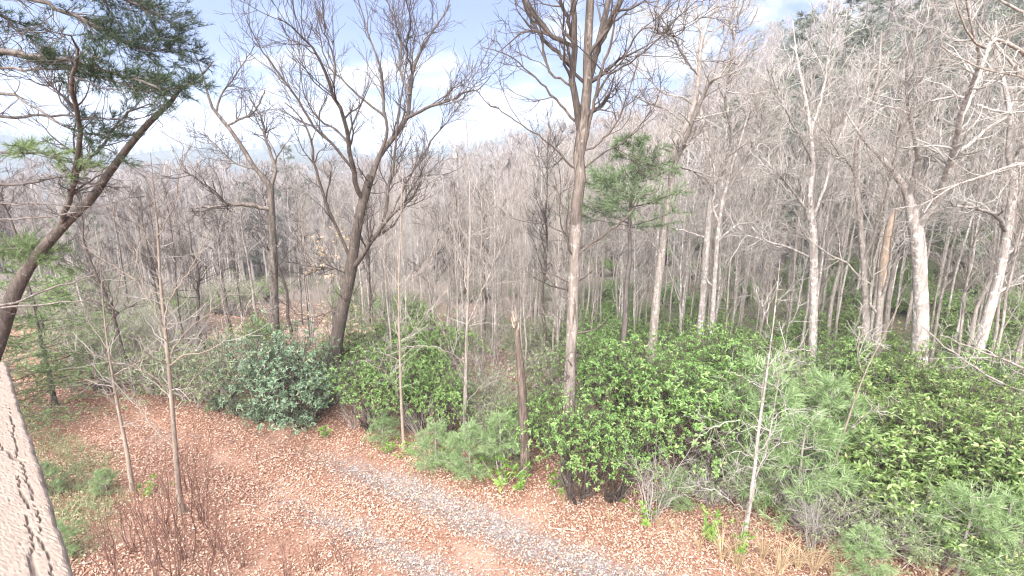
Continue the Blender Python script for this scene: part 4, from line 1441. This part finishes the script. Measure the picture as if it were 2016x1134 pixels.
SHRUBS = [
    ('laurel', 1135, 985, (.85, .85, .92), 'bright green laurel leaning against the foot of the oak'),
    ('laurel', 1205, 985, (.75, .75, .75), 'small laurel in front with a bare leg at the road edge'),
    ('laurel', 1265, 905, (1.2, 1.2, 1.12), 'tall laurel at the middle of the big laurel bank'),
    ('laurel', 1360, 950, (1.25, 1.25, 1.1), 'glossy dark laurel above black forked stems'),
    ('laurel', 1390, 850, (1.3, 1.3, 1.1), 'laurel at the top right of the laurel bank'),
    ('laurel', 1200, 850, (1.1, 1.1, 1.05), 'laurel at the top left of the laurel bank'),
    ('rhodo', 1740, 985, (1.35, 1.35, 1.0), 'large leaved rhododendron at the middle of the right foreground'),
    ('rhodo', 1860, 1000, (1.3, 1.3, .95), 'large leaved rhododendron above the lower right pine'),
    ('rhodo', 1985, 1040, (1.3, 1.3, 1.1), 'rhododendron cut off by the right edge'),
    ('rhodo', 1660, 930, (1.2, 1.2, .95), 'yellowish rhododendron beneath the leaning whip'),
    ('rhodo', 1800, 900, (1.3, 1.3, .95), 'rhododendron below the big pale forked trunk'),
    ('rhodo', 1935, 900, (1.3, 1.3, .9), 'rhododendron below the right edge pale trunk'),
    ('olive', 1520, 830, (1.3, 1.3, 1.1), 'tangled olive shrub behind the twin stemmed sapling'),
    ('olive', 1600, 850, (1.2, 1.2, 1.0), 'olive shrub below the dark streaked tree'),
    ('blue', 560, 828, (1.1, 1.1, 1.22), 'rounded blue green rhododendron left of the forked trunk'),
    ('blue', 612, 830, (.9, .9, .8), 'smaller blue green rhododendron at the forked trunk foot'),
    ('laurel', 735, 845, (.85, .85, .85), 'loose green laurel right of the forked trunk'),
    ('laurel', 815, 850, (.8, .8, .75), 'yellow green laurel behind the thin straight sapling'),
    ('laurel', 880, 862, (.65, .65, .72), 'small laurel left of the slim grey sapling'),
    ('olive', 985, 860, (.75, .75, .75), 'small olive shrub left of the rotting snag'),
    ('olive', 1640, 1060, (.8, .8, .6), 'low olive shrub below the leaning whip at the verge'),
    ('olive', 1760, 1085, (.9, .9, .65), 'low olive shrub left of the lower right pine'),
    ('rhodo', 1830, 1075, (.8, .8, .62), 'low rhododendron just behind the lower right pine'),
    ('olive', 1930, 1075, (.9, .9, .7), 'low olive shrub at the lower right edge'),
    ('olive', 1560, 985, (.8, .8, .7), 'low olive shrub right of the twin stemmed sapling'),
    ('olive', 1395, 985, (.7, .7, .62), 'low olive shrub under the glossy dark laurel'),
    ('laurel', 1020, 900, (.5, .5, .6), 'little laurel at the snag foot'),
    ('olive', 935, 835, (.95, .95, .9), 'olive shrub behind the slim grey sapling'),
    ('laurel', 830, 800, (.9, .9, .9), 'loose laurel behind the thin straight sapling'),
    ('olive', 450, 790, (1.2, 1.2, 1.05), 'olive shrub at the road edge left of the blue green rhododendron'),
    ('olive', 380, 790, (1.15, 1.15, 1.0), 'olive shrub at the back of the drive bend'),
    ('olive', 310, 775, (1.0, 1.0, .95), 'olive shrub left of the near sapling'),
    ('olive', 215, 765, (1.0, 1.0, .9), 'olive shrub at the far left of the drive bend'),
    ('laurel', 1075, 880, (.6, .6, .65), 'narrow laurel between the snag and the oak'),
    ('olive', 130, 720, (1.2, 1.2, .8), 'low olive shrub right of the green hemlock'),
    ('olive', 250, 690, (1.3, 1.3, .8), 'low olive shrub beyond the drive bend'),
    ('olive', 180, 660, (1.5, 1.5, .9), 'olive shrub beyond the hemlock at far left'),
    ('olive', 440, 620, (2.0, 2.0, 1.3), 'pale green mound beyond the pink leaf clearing'),
]
M['leaf_rhodo_single'] = islandmat('leaf_rhodo_single', [(0, (.085, .135, .035)), (.5, (.17, .25, .07)), (.93, (.30, .38, .16)), (1, (.42, .36, .17))], .38, .5, .33, (.34, .52, .11), per_object=True)
LEAF = [mk_mesh('leaf', np.array([[0, 0, 0], [.55, .5, f_], [1, 0, -d_], [.55, -.5, f_], [.55, 0, 0]]),
                [np.array([[0, 4, 1], [1, 4, 2], [2, 4, 3], [3, 4, 0]])], M['leaf_rhodo_single'], False) for f_, d_ in ((.25, .87), (.2, .6), (.3, 1.1))]


def split_leaves(root, n):
    """the n leaves nearest the viewer become parts of their own; the rest stay one part"""
    fol = [c for c in root.children if c.name.startswith('foliage')][0]
    V = np.empty(len(fol.data.vertices) * 3, np.float32)
    fol.data.vertices.foreach_get('co', V)
    V = V.reshape(-1, 5, 3).astype(float)
    rz, sc = root.rotation_euler.z, np.array(root.scale)
    c_, s_ = math.cos(rz), math.sin(rz)
    w = V[:, 4] * sc
    w = np.stack([w[:, 0] * c_ - w[:, 1] * s_, w[:, 0] * s_ + w[:, 1] * c_, w[:, 2]], 1) + np.array(root.location)
    sx, sy, zc = project(w)
    dist = np.linalg.norm(w - np.array([0, 0, H]), axis=1) + np.where((sx < 0) | (sx > 2016) | (sy > 1134), 50, 0)
    pick = np.argsort(dist)[:n]
    keep = np.ones(len(V), bool)
    keep[pick] = False
    R_ = V[keep]
    o_ = np.arange(len(R_))[:, None] * 5
    ff = np.concatenate([o_ + np.array([q_]) for q_ in ([0, 4, 1], [1, 4, 2], [2, 4, 3], [3, 4, 0])], 0)
    fol.data = mk_mesh('foliage', R_.reshape(-1, 3), [ff], M['leaf_rhodo'], False)
    from mathutils import Matrix
    for j, i in enumerate(pick):
        base, l, tip, r, mid = V[i]
        d = (mid - base) / .55
        sv = l - r
        u = np.cross(sv, d)
        u = -u / max(np.linalg.norm(u), 1e-9) * np.linalg.norm(sv)
        if u @ (.5 * (l + r) - mid) < 0:
            u = -u
        o = bpy.data.objects.new('leaf', LEAF[j % 3])
        COL.objects.link(o)
        o.parent = root
        o.matrix_local = Matrix(((d[0], sv[0], u[0], base[0]), (d[1], sv[1], u[1], base[1]), (d[2], sv[2], u[2], base[2]), (0, 0, 0, 1)))


for i, (k, px, py, s, lab) in enumerate(SHRUBS):
    o = shrub(k, i, ground(px, py), s, lab)
    if i in (6, 7, 8, 9):
        split_leaves(o, 300)
for i, (px, py, s) in enumerate([(505, 835, .28), (470, 818, .25), (430, 812, .25), (520, 828, .3), (545, 838, .27), (600, 845, .3)]):
    shrub('blue', i, ground(px, py), s, 'knee high rhododendron seedling spilling over the road edge', 'rhododendron seedlings on the road edge', 'rhododendron_seedling')

# understory evergreens under the wood on the right slope and in the thicket
n = 0
while n < 285:
    az = rng.uniform(-.8, .8)
    r = rng.uniform(14, 48) if n < 150 else rng.uniform(24, 70)
    if n >= 150:
        az = rng.uniform(.05, .82)
    x, y = r * math.sin(az), r * math.cos(az)
    q = .404 * (x + 1.8) + .915 * (y - 10.3)
    if q < 3 or y < 10:
        continue
    z = float(ter(x, y))
    sx, sy, zc = project(np.array([x, y, z]))
    if sx < -50 or sx > 2066:
        continue
    if 400 < sx < 660 and 600 < sy < 700:
        continue
    if sx < 1000 and rng.random() < .55:
        continue
    k = rng.choice(['olive', 'laurel', 'rhodo'], p=[.5, .3, .2])
    s = rng.uniform(.6, 1.25)
    zone = ['left of the crooked tree', 'between crooked and forked trees', 'between forked tree and oak', 'between oak and leaning tree',
            'between leaning and pale trees', 'right of the pale forked tree'][int(np.searchsorted([540, 690, 1130, 1300, 1800], sx))]
    what = {'olive': 'dull olive shrub', 'laurel': 'green laurel', 'rhodo': 'broad leaved rhododendron'}[k]
    dist = 'near' if r < 24 else 'far'
    shrub(k, int(rng.integers(2)), (x, y, z), (s, s, s * .9), '%s under the %s bare wood %s' % (what, dist, zone), '%ss under the %s bare wood %s' % (what, dist, zone))
    n += 1


# ------------------------------------------------------------------ small plants, grass, bare shrubs
def bare_shrub_mesh(h, nst, spread, tm, n1, n2, r0=.008):
    K = 7
    P = np.zeros((nst, K, 3))
    for i in range(nst):
        a = rng.uniform(0, 6.28)
        hh = h * rng.uniform(.5, 1.05)
        u = np.linspace(0, 1, K)
        sp = spread * rng.uniform(.2, 1)
        P[i, :, 0] = math.cos(a) * (.06 + sp * u ** 1.4)
        P[i, :, 1] = math.sin(a) * (.06 + sp * u ** 1.4)
        P[i, :, 2] = hh * u - .04
        P[i, 1:] += np.cumsum(rng.normal(0, .02 * h, (K - 1, 3)), 0)
    R = np.linspace(r0, r0 * .35, K)[None].repeat(nst, 0)
    A, AR = grow(P, R, n1, h * .4, .6, .25, 1, 5, .06, .16, .6, .0025, .4)
    Bq, BR = grow(A, AR, n2, h * .18, .7, .1, 1, 4, .03, .2, .7, .002, .4)
    m1, m2 = MB(), MB()
    tubes(m1, P, R, 5)
    tubes(m2, A, AR, 3)
    tubes(m2, Bq, BR, 3)
    return m1.mesh('stems', M[tm]), m2.mesh('twigs', M[tm])


BS = {'red': [bare_shrub_mesh(1.9, 6, .5, 'twig_red', 20, 30, .011) for _ in range(3)],
      'dense': [bare_shrub_mesh(1.35, 14, .6, 'twig_pale', 110, 260, .007) for _ in range(2)],
      'brush': [bare_shrub_mesh(1.3, 16, .9, 'twig_grey', 70, 120, .007) for _ in range(2)]}


def bare_shrub(k, i, loc, sc, label, group=None, name='bare_shrub'):
    s, t = BS[k][i % len(BS[k])]
    o = thing(name, loc, label, 'shrub', group, rng.uniform(0, 6.28), sc)
    tag(link('stems', s, o), kind='stuff')
    tag(link('twigs', t, o), kind='stuff')
    return o


for i, (px, py, s) in enumerate([(262, 1090, .8), (300, 1120, .9), (335, 1060, 1.0), (370, 1110, 1.1), (395, 1030, 1.0), (430, 1090, .9), (285, 1030, .7), (350, 1150, 1.0), (410, 1160, .9), (240, 1160, .9), (455, 1150, .6), (375, 970, .9), (220, 1110, .7), (480, 1120, .5), (315, 1170, .8), (565, 1140, .55), (625, 1125, .5), (668, 1110, .45), (690, 1140, .45)]):
    bare_shrub('red', i, ground(px, py), s, 'red brown leafless whip shrub on the near bank at lower left', 'red brown whip shrubs on the near bank')
bare_shrub('dense', 0, ground(1283, 1022), 1.25, 'dense pale leafless shrub before the dark laurel stems')
bare_shrub('dense', 1, ground(1600, 1085), 1.0, 'pale leafless brush at the foot of the leaning whip')
n = 0
while n < 130:
    px, py = rng.uniform(20, 1000) if n < 60 else rng.uniform(20, 420), rng.uniform(600, 770)
    p = ground(px, py)
    q = .404 * (p[0] + 1.8) + .915 * (p[1] - 10.3)
    if q < 2.0 or p[1] > 34 or (390 < px < 670 and 625 < py < 740):
        continue
    bare_shrub('brush', n, p, float(rng.uniform(.8, 1.6)), 'grey leafless brush on the wood floor behind the drive %s' % zone_of(px), 'leafless brush on the wood floor %s' % zone_of(px), 'brush')
    n += 1
n = 0
while n < 70:
    px, py = rng.uniform(620, 2016), rng.uniform(760, 1134)
    p = ground(px, py)
    q = .404 * (p[0] + 1.8) + .915 * (p[1] - 10.3)
    if q < .5 or p[1] > 19:
        continue
    bare_shrub('brush', n, p, float(rng.uniform(.6, 1.1)), 'tangled leafless brush among the evergreens by the drive %s' % zone_of(px), 'leafless brush beside the drive %s' % zone_of(px), 'brush')
    n += 1


def green_plant_mesh():
    ml, mst = MB(), MB()
    nst = 9
    tip = np.stack([rng.normal(0, .16, nst), rng.normal(0, .16, nst), rng.uniform(.18, .42, nst)], 1)
    P = np.stack([tip * np.array([.15, .15, 0]), tip * np.array([.6, .6, .5]), tip], 1)
    tubes(mst, P, np.full((nst, 3), .005), 4)
    A = nrm(tip * np.array([1, 1, .6]) + UP * .3)
    whorls(ml, tip, A, 7, .12, .05, .9, .2)
    whorls(ml, P[:, 1], A, 6, .11, .045, 1.2, .2)
    return mst.mesh('stems', M['twig_grey']), ml.mesh('foliage', M['leaf_bright'], False)


GPM = [green_plant_mesh() for _ in range(3)]
for i, (px, py, s, lab) in enumerate([
        (988, 955, 1.25, 'brightest lime green seedling at the foot of the snag'), (1095, 965, .8, 'lime green seedling at the foot of the oak'),
        (862, 915, 1.0, 'lime green seedling below the little pine'), (1020, 965, .9, 'lime green seedling just right of the brightest one'),
        (1268, 1022, .8, 'lime green seedling under the pale leafless shrub'), (1395, 1060, 1.0, 'pale green seedling on the verge among dry grass'),
        (765, 893, .7, 'lime green seedling near the thin straight sapling'), (805, 897, .7, 'lime green seedling at the foot of the thin straight sapling'),
        (640, 862, .7, 'lime green seedling below the forked trunk'), (1450, 1090, .9, 'yellow green seedling at the foot of the twin stemmed sapling'),
        (300, 975, .8, 'pale green seedling by the foot of the near sapling')]):
    o = thing('seedling', ground(px, py), lab, 'plant', 'bright green seedlings along the drive', rng.uniform(0, 6.28), s)
    link('stems', GPM[i % 3][0], o)
    link('foliage', GPM[i % 3][1], o)


def grass_mesh(nb, h):
    K = 6
    a = rng.uniform(0, 6.28, nb)
    hh = h * rng.uniform(.5, 1.1, nb)
    sp = hh * rng.uniform(.15, .8, nb)
    u = np.linspace(0, 1, K)
    x = np.cos(a)[:, None] * (.03 + sp[:, None] * u ** 2)
    y = np.sin(a)[:, None] * (.03 + sp[:, None] * u ** 2)
    z = hh[:, None] * (u - .25 * u ** 3) - .02
    P = np.stack([x, y, z], -1)
    R = (.0055 * (1 - u * .8))[None].repeat(nb, 0)
    m = MB()
    tubes(m, P, R, 3)
    return m.mesh('grass_clump', M['grass_tan'])


GM = [grass_mesh(34, .75) for _ in range(4)]
for i, (px, py, s) in enumerate([(1420, 1105, 1.0), (1450, 1120, 1.1), (1500, 1105, .9), (1535, 1130, 1.2), (1570, 1120, 1.1), (1600, 1135, 1.1), (1375, 1085, .7), (1640, 1150, 1.0), (1840, 1165, .9), (1520, 1160, .9), (1330, 1050, .5), (1110, 990, .5), (1200, 1030, .5), (1480, 1150, .9), (1295, 1040, .5), (730, 905, .4), (920, 965, .45)]):
    o = link('grass_clump', GM[i % 4], None, ground(px, py))
    o.scale = (s, s, s)
    o.rotation_euler = (0, 0, rng.uniform(0, 6.28))
    tag(o, 'dry straw coloured grass clump along the road verge', 'grass clump', 'dry grass clumps on the verge')

# soft green grass on the left verge
vp = np.array([ground(px_, py_)[:2] for px_, py_ in ((40, 850), (140, 845), (240, 890), (275, 985), (255, 1060), (190, 1110), (110, 1150), (50, 1050))])
n = 42000
gx = rng.uniform(vp[:, 0].min() - .4, vp[:, 0].max() + .4, n)
gy = rng.uniform(vp[:, 1].min() - .4, vp[:, 1].max() + .4, n)
ins = np.zeros(n, bool)
for a_, b_ in zip(vp, np.roll(vp, -1, 0)):
    ins ^= ((a_[1] > gy) != (b_[1] > gy)) & (gx < (b_[0] - a_[0]) * (gy - a_[1]) / (b_[1] - a_[1] + 1e-9) + a_[0])
de = np.full(n, 9.0)
for a_, b_ in zip(vp, np.roll(vp, -1, 0)):
    ab = b_ - a_
    tt_ = np.clip(((gx - a_[0]) * ab[0] + (gy - a_[1]) * ab[1]) / (ab @ ab), 0, 1)
    de = np.minimum(de, np.hypot(gx - a_[0] - tt_ * ab[0], gy - a_[1] - tt_ * ab[1]))
cl = .5 + .5 * np.sin(gx * 3.1 + np.sin(gy * 2.3)) * np.sin(gy * 3.7 + np.cos(gx * 1.9))
ins &= rng.random(n) < (.3 + .7 * cl) * np.clip(de / .75, .02, 1) ** 1.3
gx, gy = gx[ins], gy[ins]
n = len(gx)
a = rng.uniform(0, 6.28, n)
hh = rng.uniform(.06, .22, n)
le = hh * rng.uniform(.3, 1.0, n)
u = np.array([0, .55, 1.0])
P = np.stack([gx[:, None] + np.cos(a)[:, None] * le[:, None] * u ** 2, gy[:, None] + np.sin(a)[:, None] * le[:, None] * u ** 2, ter(gx, gy)[:, None] + hh[:, None] * (u - .3 * u ** 3)], -1)
mb = MB()
tubes(mb, P, np.array([[.0045, .0035, .001]]).repeat(n, 0), 3)
tag(link('grass', mb.mesh('grass', M['grass_green'])), 'soft light green grass on the verge beside the timber rail', 'grass', kind='stuff')

# sapling that keeps its tan leaves beside the forked trunk
b = ground(618, 800)
b = np.array([b[0] + .2, 14.4, float(ter(b[0] + .2, 14.4))])
P = np.stack([np.linspace(0, .3, 8), np.linspace(0, -.1, 8), np.linspace(-.1, 4.6, 8)], 1)[None]
R = np.linspace(.04, .01, 8)[None]
A, AR = grow(P, R, 26, 1.3, 1.0, .2, 1, 6, .02, .15, .5, .006, .4)
Bq, BR = grow(A, AR, 110, .45, .7, .2, 1, 4, 0, .15, .6, .004, .4, flat=.6)
mb = MB()
tubes(mb, P, R, 7)
tubes(mb, A, AR, 4)
tubes(mb, Bq, BR, 3)
root = thing('beech_sapling', b, 'sapling still holding tan dead leaves beside the forked trunk', 'tree')
link('trunk', mb.mesh('trunk', M['bark_grey']), root)
ml = MB()
pp = np.concatenate([Bq[:, 1], Bq[:, 2], Bq[:, 3]])
pp = pp[rng.random(len(pp)) < .75]
pp = np.repeat(pp, 2, 0)
dd = rng.normal(0, 1, pp.shape) + np.array([0, 0, -.5])
leaves(ml, pp, nrm(dd), rng.normal(0, 1, pp.shape), .11, .055, .2, .2)
link('foliage', ml.mesh('foliage', M['leaf_tan'], False), root)

# ------------------------------------------------------------------ the timber rail in the lower left corner
def rail_mat():
    m, t, bs, out = newmat('flaking_paint')
    tc = nd(t, 'ShaderNodeTexCoord')
    mp = nd(t, 'ShaderNodeMapping')
    mp.inputs['Scale'].default_value = (2.2, 12, 12)
    t.links.new(tc.outputs['Object'], mp.inputs[0])
    n1 = noise(t, mp.outputs[0], 2.0, 7, .65, dist=.5)
    n2 = noise(t, tc.outputs['Object'], 30, 5, .6)
    at_ = nd(t, 'ShaderNodeAttribute', attribute_name='peel')
    paint = ramp(t, n2, [(.3, (.205, .155, .122)), (.7, (.25, .192, .155))])
    wood = ramp(t, n1, [(.3, (.075, .056, .046)), (.6, (.18, .137, .112))])
    c = mixc(t, at_.outputs['Fac'], paint, wood)
    t.links.new(c, bs.inputs['Base Color'])
    bs.inputs['Roughness'].default_value = .75
    bp = nd(t, 'ShaderNodeBump')
    bp.inputs['Strength'].default_value = .3
    bp.inputs['Distance'].default_value = .003
    t.links.new(n1, bp.inputs['Height'])
    t.links.new(bp.outputs[0], bs.inputs['Normal'])
    return m


M['rail'] = rail_mat()
ZR = H - .50


def on_z(px, py, z):
    d = ray(px, py)
    return np.array([0, 0, H]) + d * ((z - H) / d[2])


e0, e1 = on_z(148, 1134, ZR), on_z(12, 715, ZR)
ax = (e1 - e0)[:2]
Lr = float(np.linalg.norm(ax))
ax = ax / Lr
perp = np.array([-ax[1], ax[0]])     # towards the left of the run
if perp[0] > 0:
    perp = -perp
WR = .19
nu, nv_ = 270, 85
u = np.linspace(-.45, Lr + .02, nu)
v = np.linspace(0, WR, nv_)
U, Vv = np.meshgrid(u, v, indexing='ij')
fl = np.zeros_like(U)
lines = [(.016, .002), (.028, .004), (.046, .004), (.072, .003), (.13, .004), (.16, .003)]
for i, (c0, wv) in enumerate(lines):
    cen = c0 + .004 * np.sin(U * 3.1 + i * 2) + .0022 * np.sin(U * 17 + i) + .0014 * np.sin(U * 61 + i * 3) + .001 * np.sign(np.sin(U * 140 + 5 * np.sin(U * 33 + i)))
    wid = .7 * wv * np.clip(.35 + .9 * np.sin(U * 4.3 + i * 1.9) + .3 * np.sin(U * 23 + i) + .2 * np.sin(U * 71 + 2 * i), 0, 1.3)
    fl = np.maximum(fl, np.clip(1.4 * (1 - np.abs(Vv - cen) / np.maximum(wid, 1e-4)), 0, 1))
for k_ in range(5):
    u0, v0, aa = rng.uniform(-.2, Lr), rng.uniform(.03, WR), rng.uniform(.2, .9)
    dd_ = np.abs((Vv - v0) - math.tan(aa) * (U - u0) * .6 + .004 * np.sin(U * 70))
    fl = np.maximum(fl, np.clip(1 - dd_ / .003, 0, 1) * (np.abs(U - u0) < .09))
rim = np.clip(1 - Vv / .006, 0, 1)
zt_ = -.004 * np.clip(fl * 1.5, 0, 1) + .0003 * np.sin(U * 40) * np.sin(Vv * 90) - .006 * rim ** 2 + rng.normal(0, .0003, U.shape)
edge = .45 * (.0022 * np.sin(U * 47) + .0016 * np.sin(U * 131 + 1) + .002 * np.sin(U * 11)) * np.clip(1 - Vv / .02, 0, 1)
X = e0[0] + ax[0] * U + perp[0] * (Vv + edge)
Y_ = e0[1] + ax[1] * U + perp[1] * (Vv + edge)
Vt = np.stack([X, Y_, ZR + zt_], -1).reshape(-1, 3)
Vb = np.stack([X, Y_, np.full_like(X, ZR - .04)], -1).reshape(-1, 3)
i_ = np.arange(nu - 1)[:, None] * nv_
j_ = np.arange(nv_ - 1)[None]
ft = np.stack([i_ + j_, i_ + j_ + 1, i_ + nv_ + j_ + 1, i_ + nv_ + j_], -1).reshape(-1, 4)
N0 = nu * nv_
e1s = np.arange(nu - 1) * nv_
f1 = np.stack([e1s, e1s + nv_, e1s + nv_ + N0, e1s + N0], -1)
f2 = np.stack([e1s + nv_ - 1, e1s + N0 + nv_ - 1, e1s + N0 + 2 * nv_ - 1, e1s + 2 * nv_ - 1], -1)
js = np.arange(nv_ - 1)
f3 = np.stack([js, js + N0, js + 1 + N0, js + 1], -1)
bse = (nu - 1) * nv_
f4 = np.stack([bse + js, bse + js + 1, bse + js + 1 + N0, bse + js + N0], -1)
org = np.array([e0[0], e0[1], ZR])
rootr = thing('deck_rail', org, 'pale tan timber rail with flaking paint in the lower left corner', 'rail')
VV = np.concatenate([Vt, Vb]) - org
# local frame: x along the run, so that the grain follows it
th_ = math.atan2(ax[1], ax[0])
rootr.rotation_euler = (0, 0, th_)
c__, s__ = math.cos(-th_), math.sin(-th_)
VV = np.stack([VV[:, 0] * c__ - VV[:, 1] * s__, VV[:, 0] * s__ + VV[:, 1] * c__, VV[:, 2]], 1)
me = mk_mesh('cap_board', VV, [ft, ft[:, ::-1] + N0, f1, f2, f3, f4], M['rail'], False)
pa = me.attributes.new('peel', 'FLOAT', 'POINT')
pa.data.foreach_set('value', np.concatenate([fl.ravel(), np.full(N0, .2)]).astype(np.float32))
link('cap_board', me, rootr)
# post carrying the far end of the rail, down to the bank
sgn = 1 if (perp @ np.array([-math.sin(th_), math.cos(th_)])) > 0 else -1
pz = float(ter(e1[0], e1[1])) - ZR - .2
hw_ = .045
cx_, cy_ = Lr - .10, sgn * WR * .55
pv = np.array([[cx_ + sx_ * hw_, cy_ + sy_ * hw_, z_] for z_ in (pz, -.042) for sx_, sy_ in ((-1, -1), (1, -1), (1, 1), (-1, 1))])
pf = np.array([[0, 1, 5, 4], [1, 2, 6, 5], [2, 3, 7, 6], [3, 0, 4, 7], [4, 5, 6, 7], [3, 2, 1, 0]])
link('post', mk_mesh('post', pv, [pf], M['rail'], False), rootr)

# ------------------------------------------------------------------ white building glimpsed through the wood
hb = np.array(on(1192, 70))
hb[2] += .2
root = thing('white_house', hb, 'small white building glimpsed through the trees right of the oak', 'house', rz=.2)


def plain(name, col, rough=.7):
    m, t, bs, out = newmat(name)
    tcx = nd(t, 'ShaderNodeTexCoord')
    t.links.new(ramp(t, noise(t, tcx.outputs['Object'], 6, 4), [(.3, tuple(v * .88 for v in col)), (.7, col)]), bs.inputs['Base Color'])
    bs.inputs['Roughness'].default_value = rough
    return m


M['white'] = plain('white_siding', (.8, .8, .82))
M['roof'] = plain('grey_roof', (.35, .35, .37))
M['glass'] = plain('window_glass', (.10, .12, .15), .1)


def box(mb, x0, x1, y0, y1, z0, z1):
    V = np.array([[x, y, z] for z in (z0, z1) for x, y in ((x0, y0), (x1, y0), (x1, y1), (x0, y1))])
    mb.add(V, np.array([[3, 2, 1, 0], [4, 5, 6, 7], [0, 1, 5, 4], [1, 2, 6, 5], [2, 3, 7, 6], [3, 0, 4, 7]]))
    return mb


link('wall', box(MB(), -3.2, 3.2, -2, 2, -.6, 2.6).mesh('wall', M['white'], False), root)
mr_ = MB()
mr_.add(np.array([[-3.5, -2.4, 2.61], [3.5, -2.4, 2.61], [3.5, 2.4, 2.61], [-3.5, 2.4, 2.61], [-3.5, 0, 4.0], [3.5, 0, 4.0]]),
        np.array([[0, 1, 5, 4], [2, 3, 4, 5], [3, 2, 1, 0]]), np.array([[1, 2, 5], [3, 0, 4]]))
link('roof', mr_.mesh('roof', M['roof'], False), root)
for wx in (-1.8, .2, 1.8):
    link('window', box(MB(), wx - .4, wx + .4, -2.03, -1.98, .9, 2.0).mesh('window', M['glass'], False), root)

# ------------------------------------------------------------------ haze
HZ = 0.0008
hm = bpy.data.materials.new('haze')
hm.use_nodes = True
ht = hm.node_tree
ht.nodes.clear()
ho = nd(ht, 'ShaderNodeOutputMaterial')
pv_ = nd(ht, 'ShaderNodeVolumePrincipled')
pv_.inputs['Color'].default_value = (.80, .88, 1.0, 1)
pv_.inputs['Density'].default_value = HZ
pv_.inputs['Anisotropy'].default_value = .2
ht.links.new(pv_.outputs[0], ho.inputs['Volume'])
zlo, zhi = float(GZ.min()) - 1.0, max(float(GZ.max()) + 3.0, 75.0)
hz = link('haze', box(MB(), -3700, 3700, -3700, 3700, zlo, zhi).mesh('haze', hm, False))
tag(hz, 'pale winter haze', 'haze', kind='stuff')
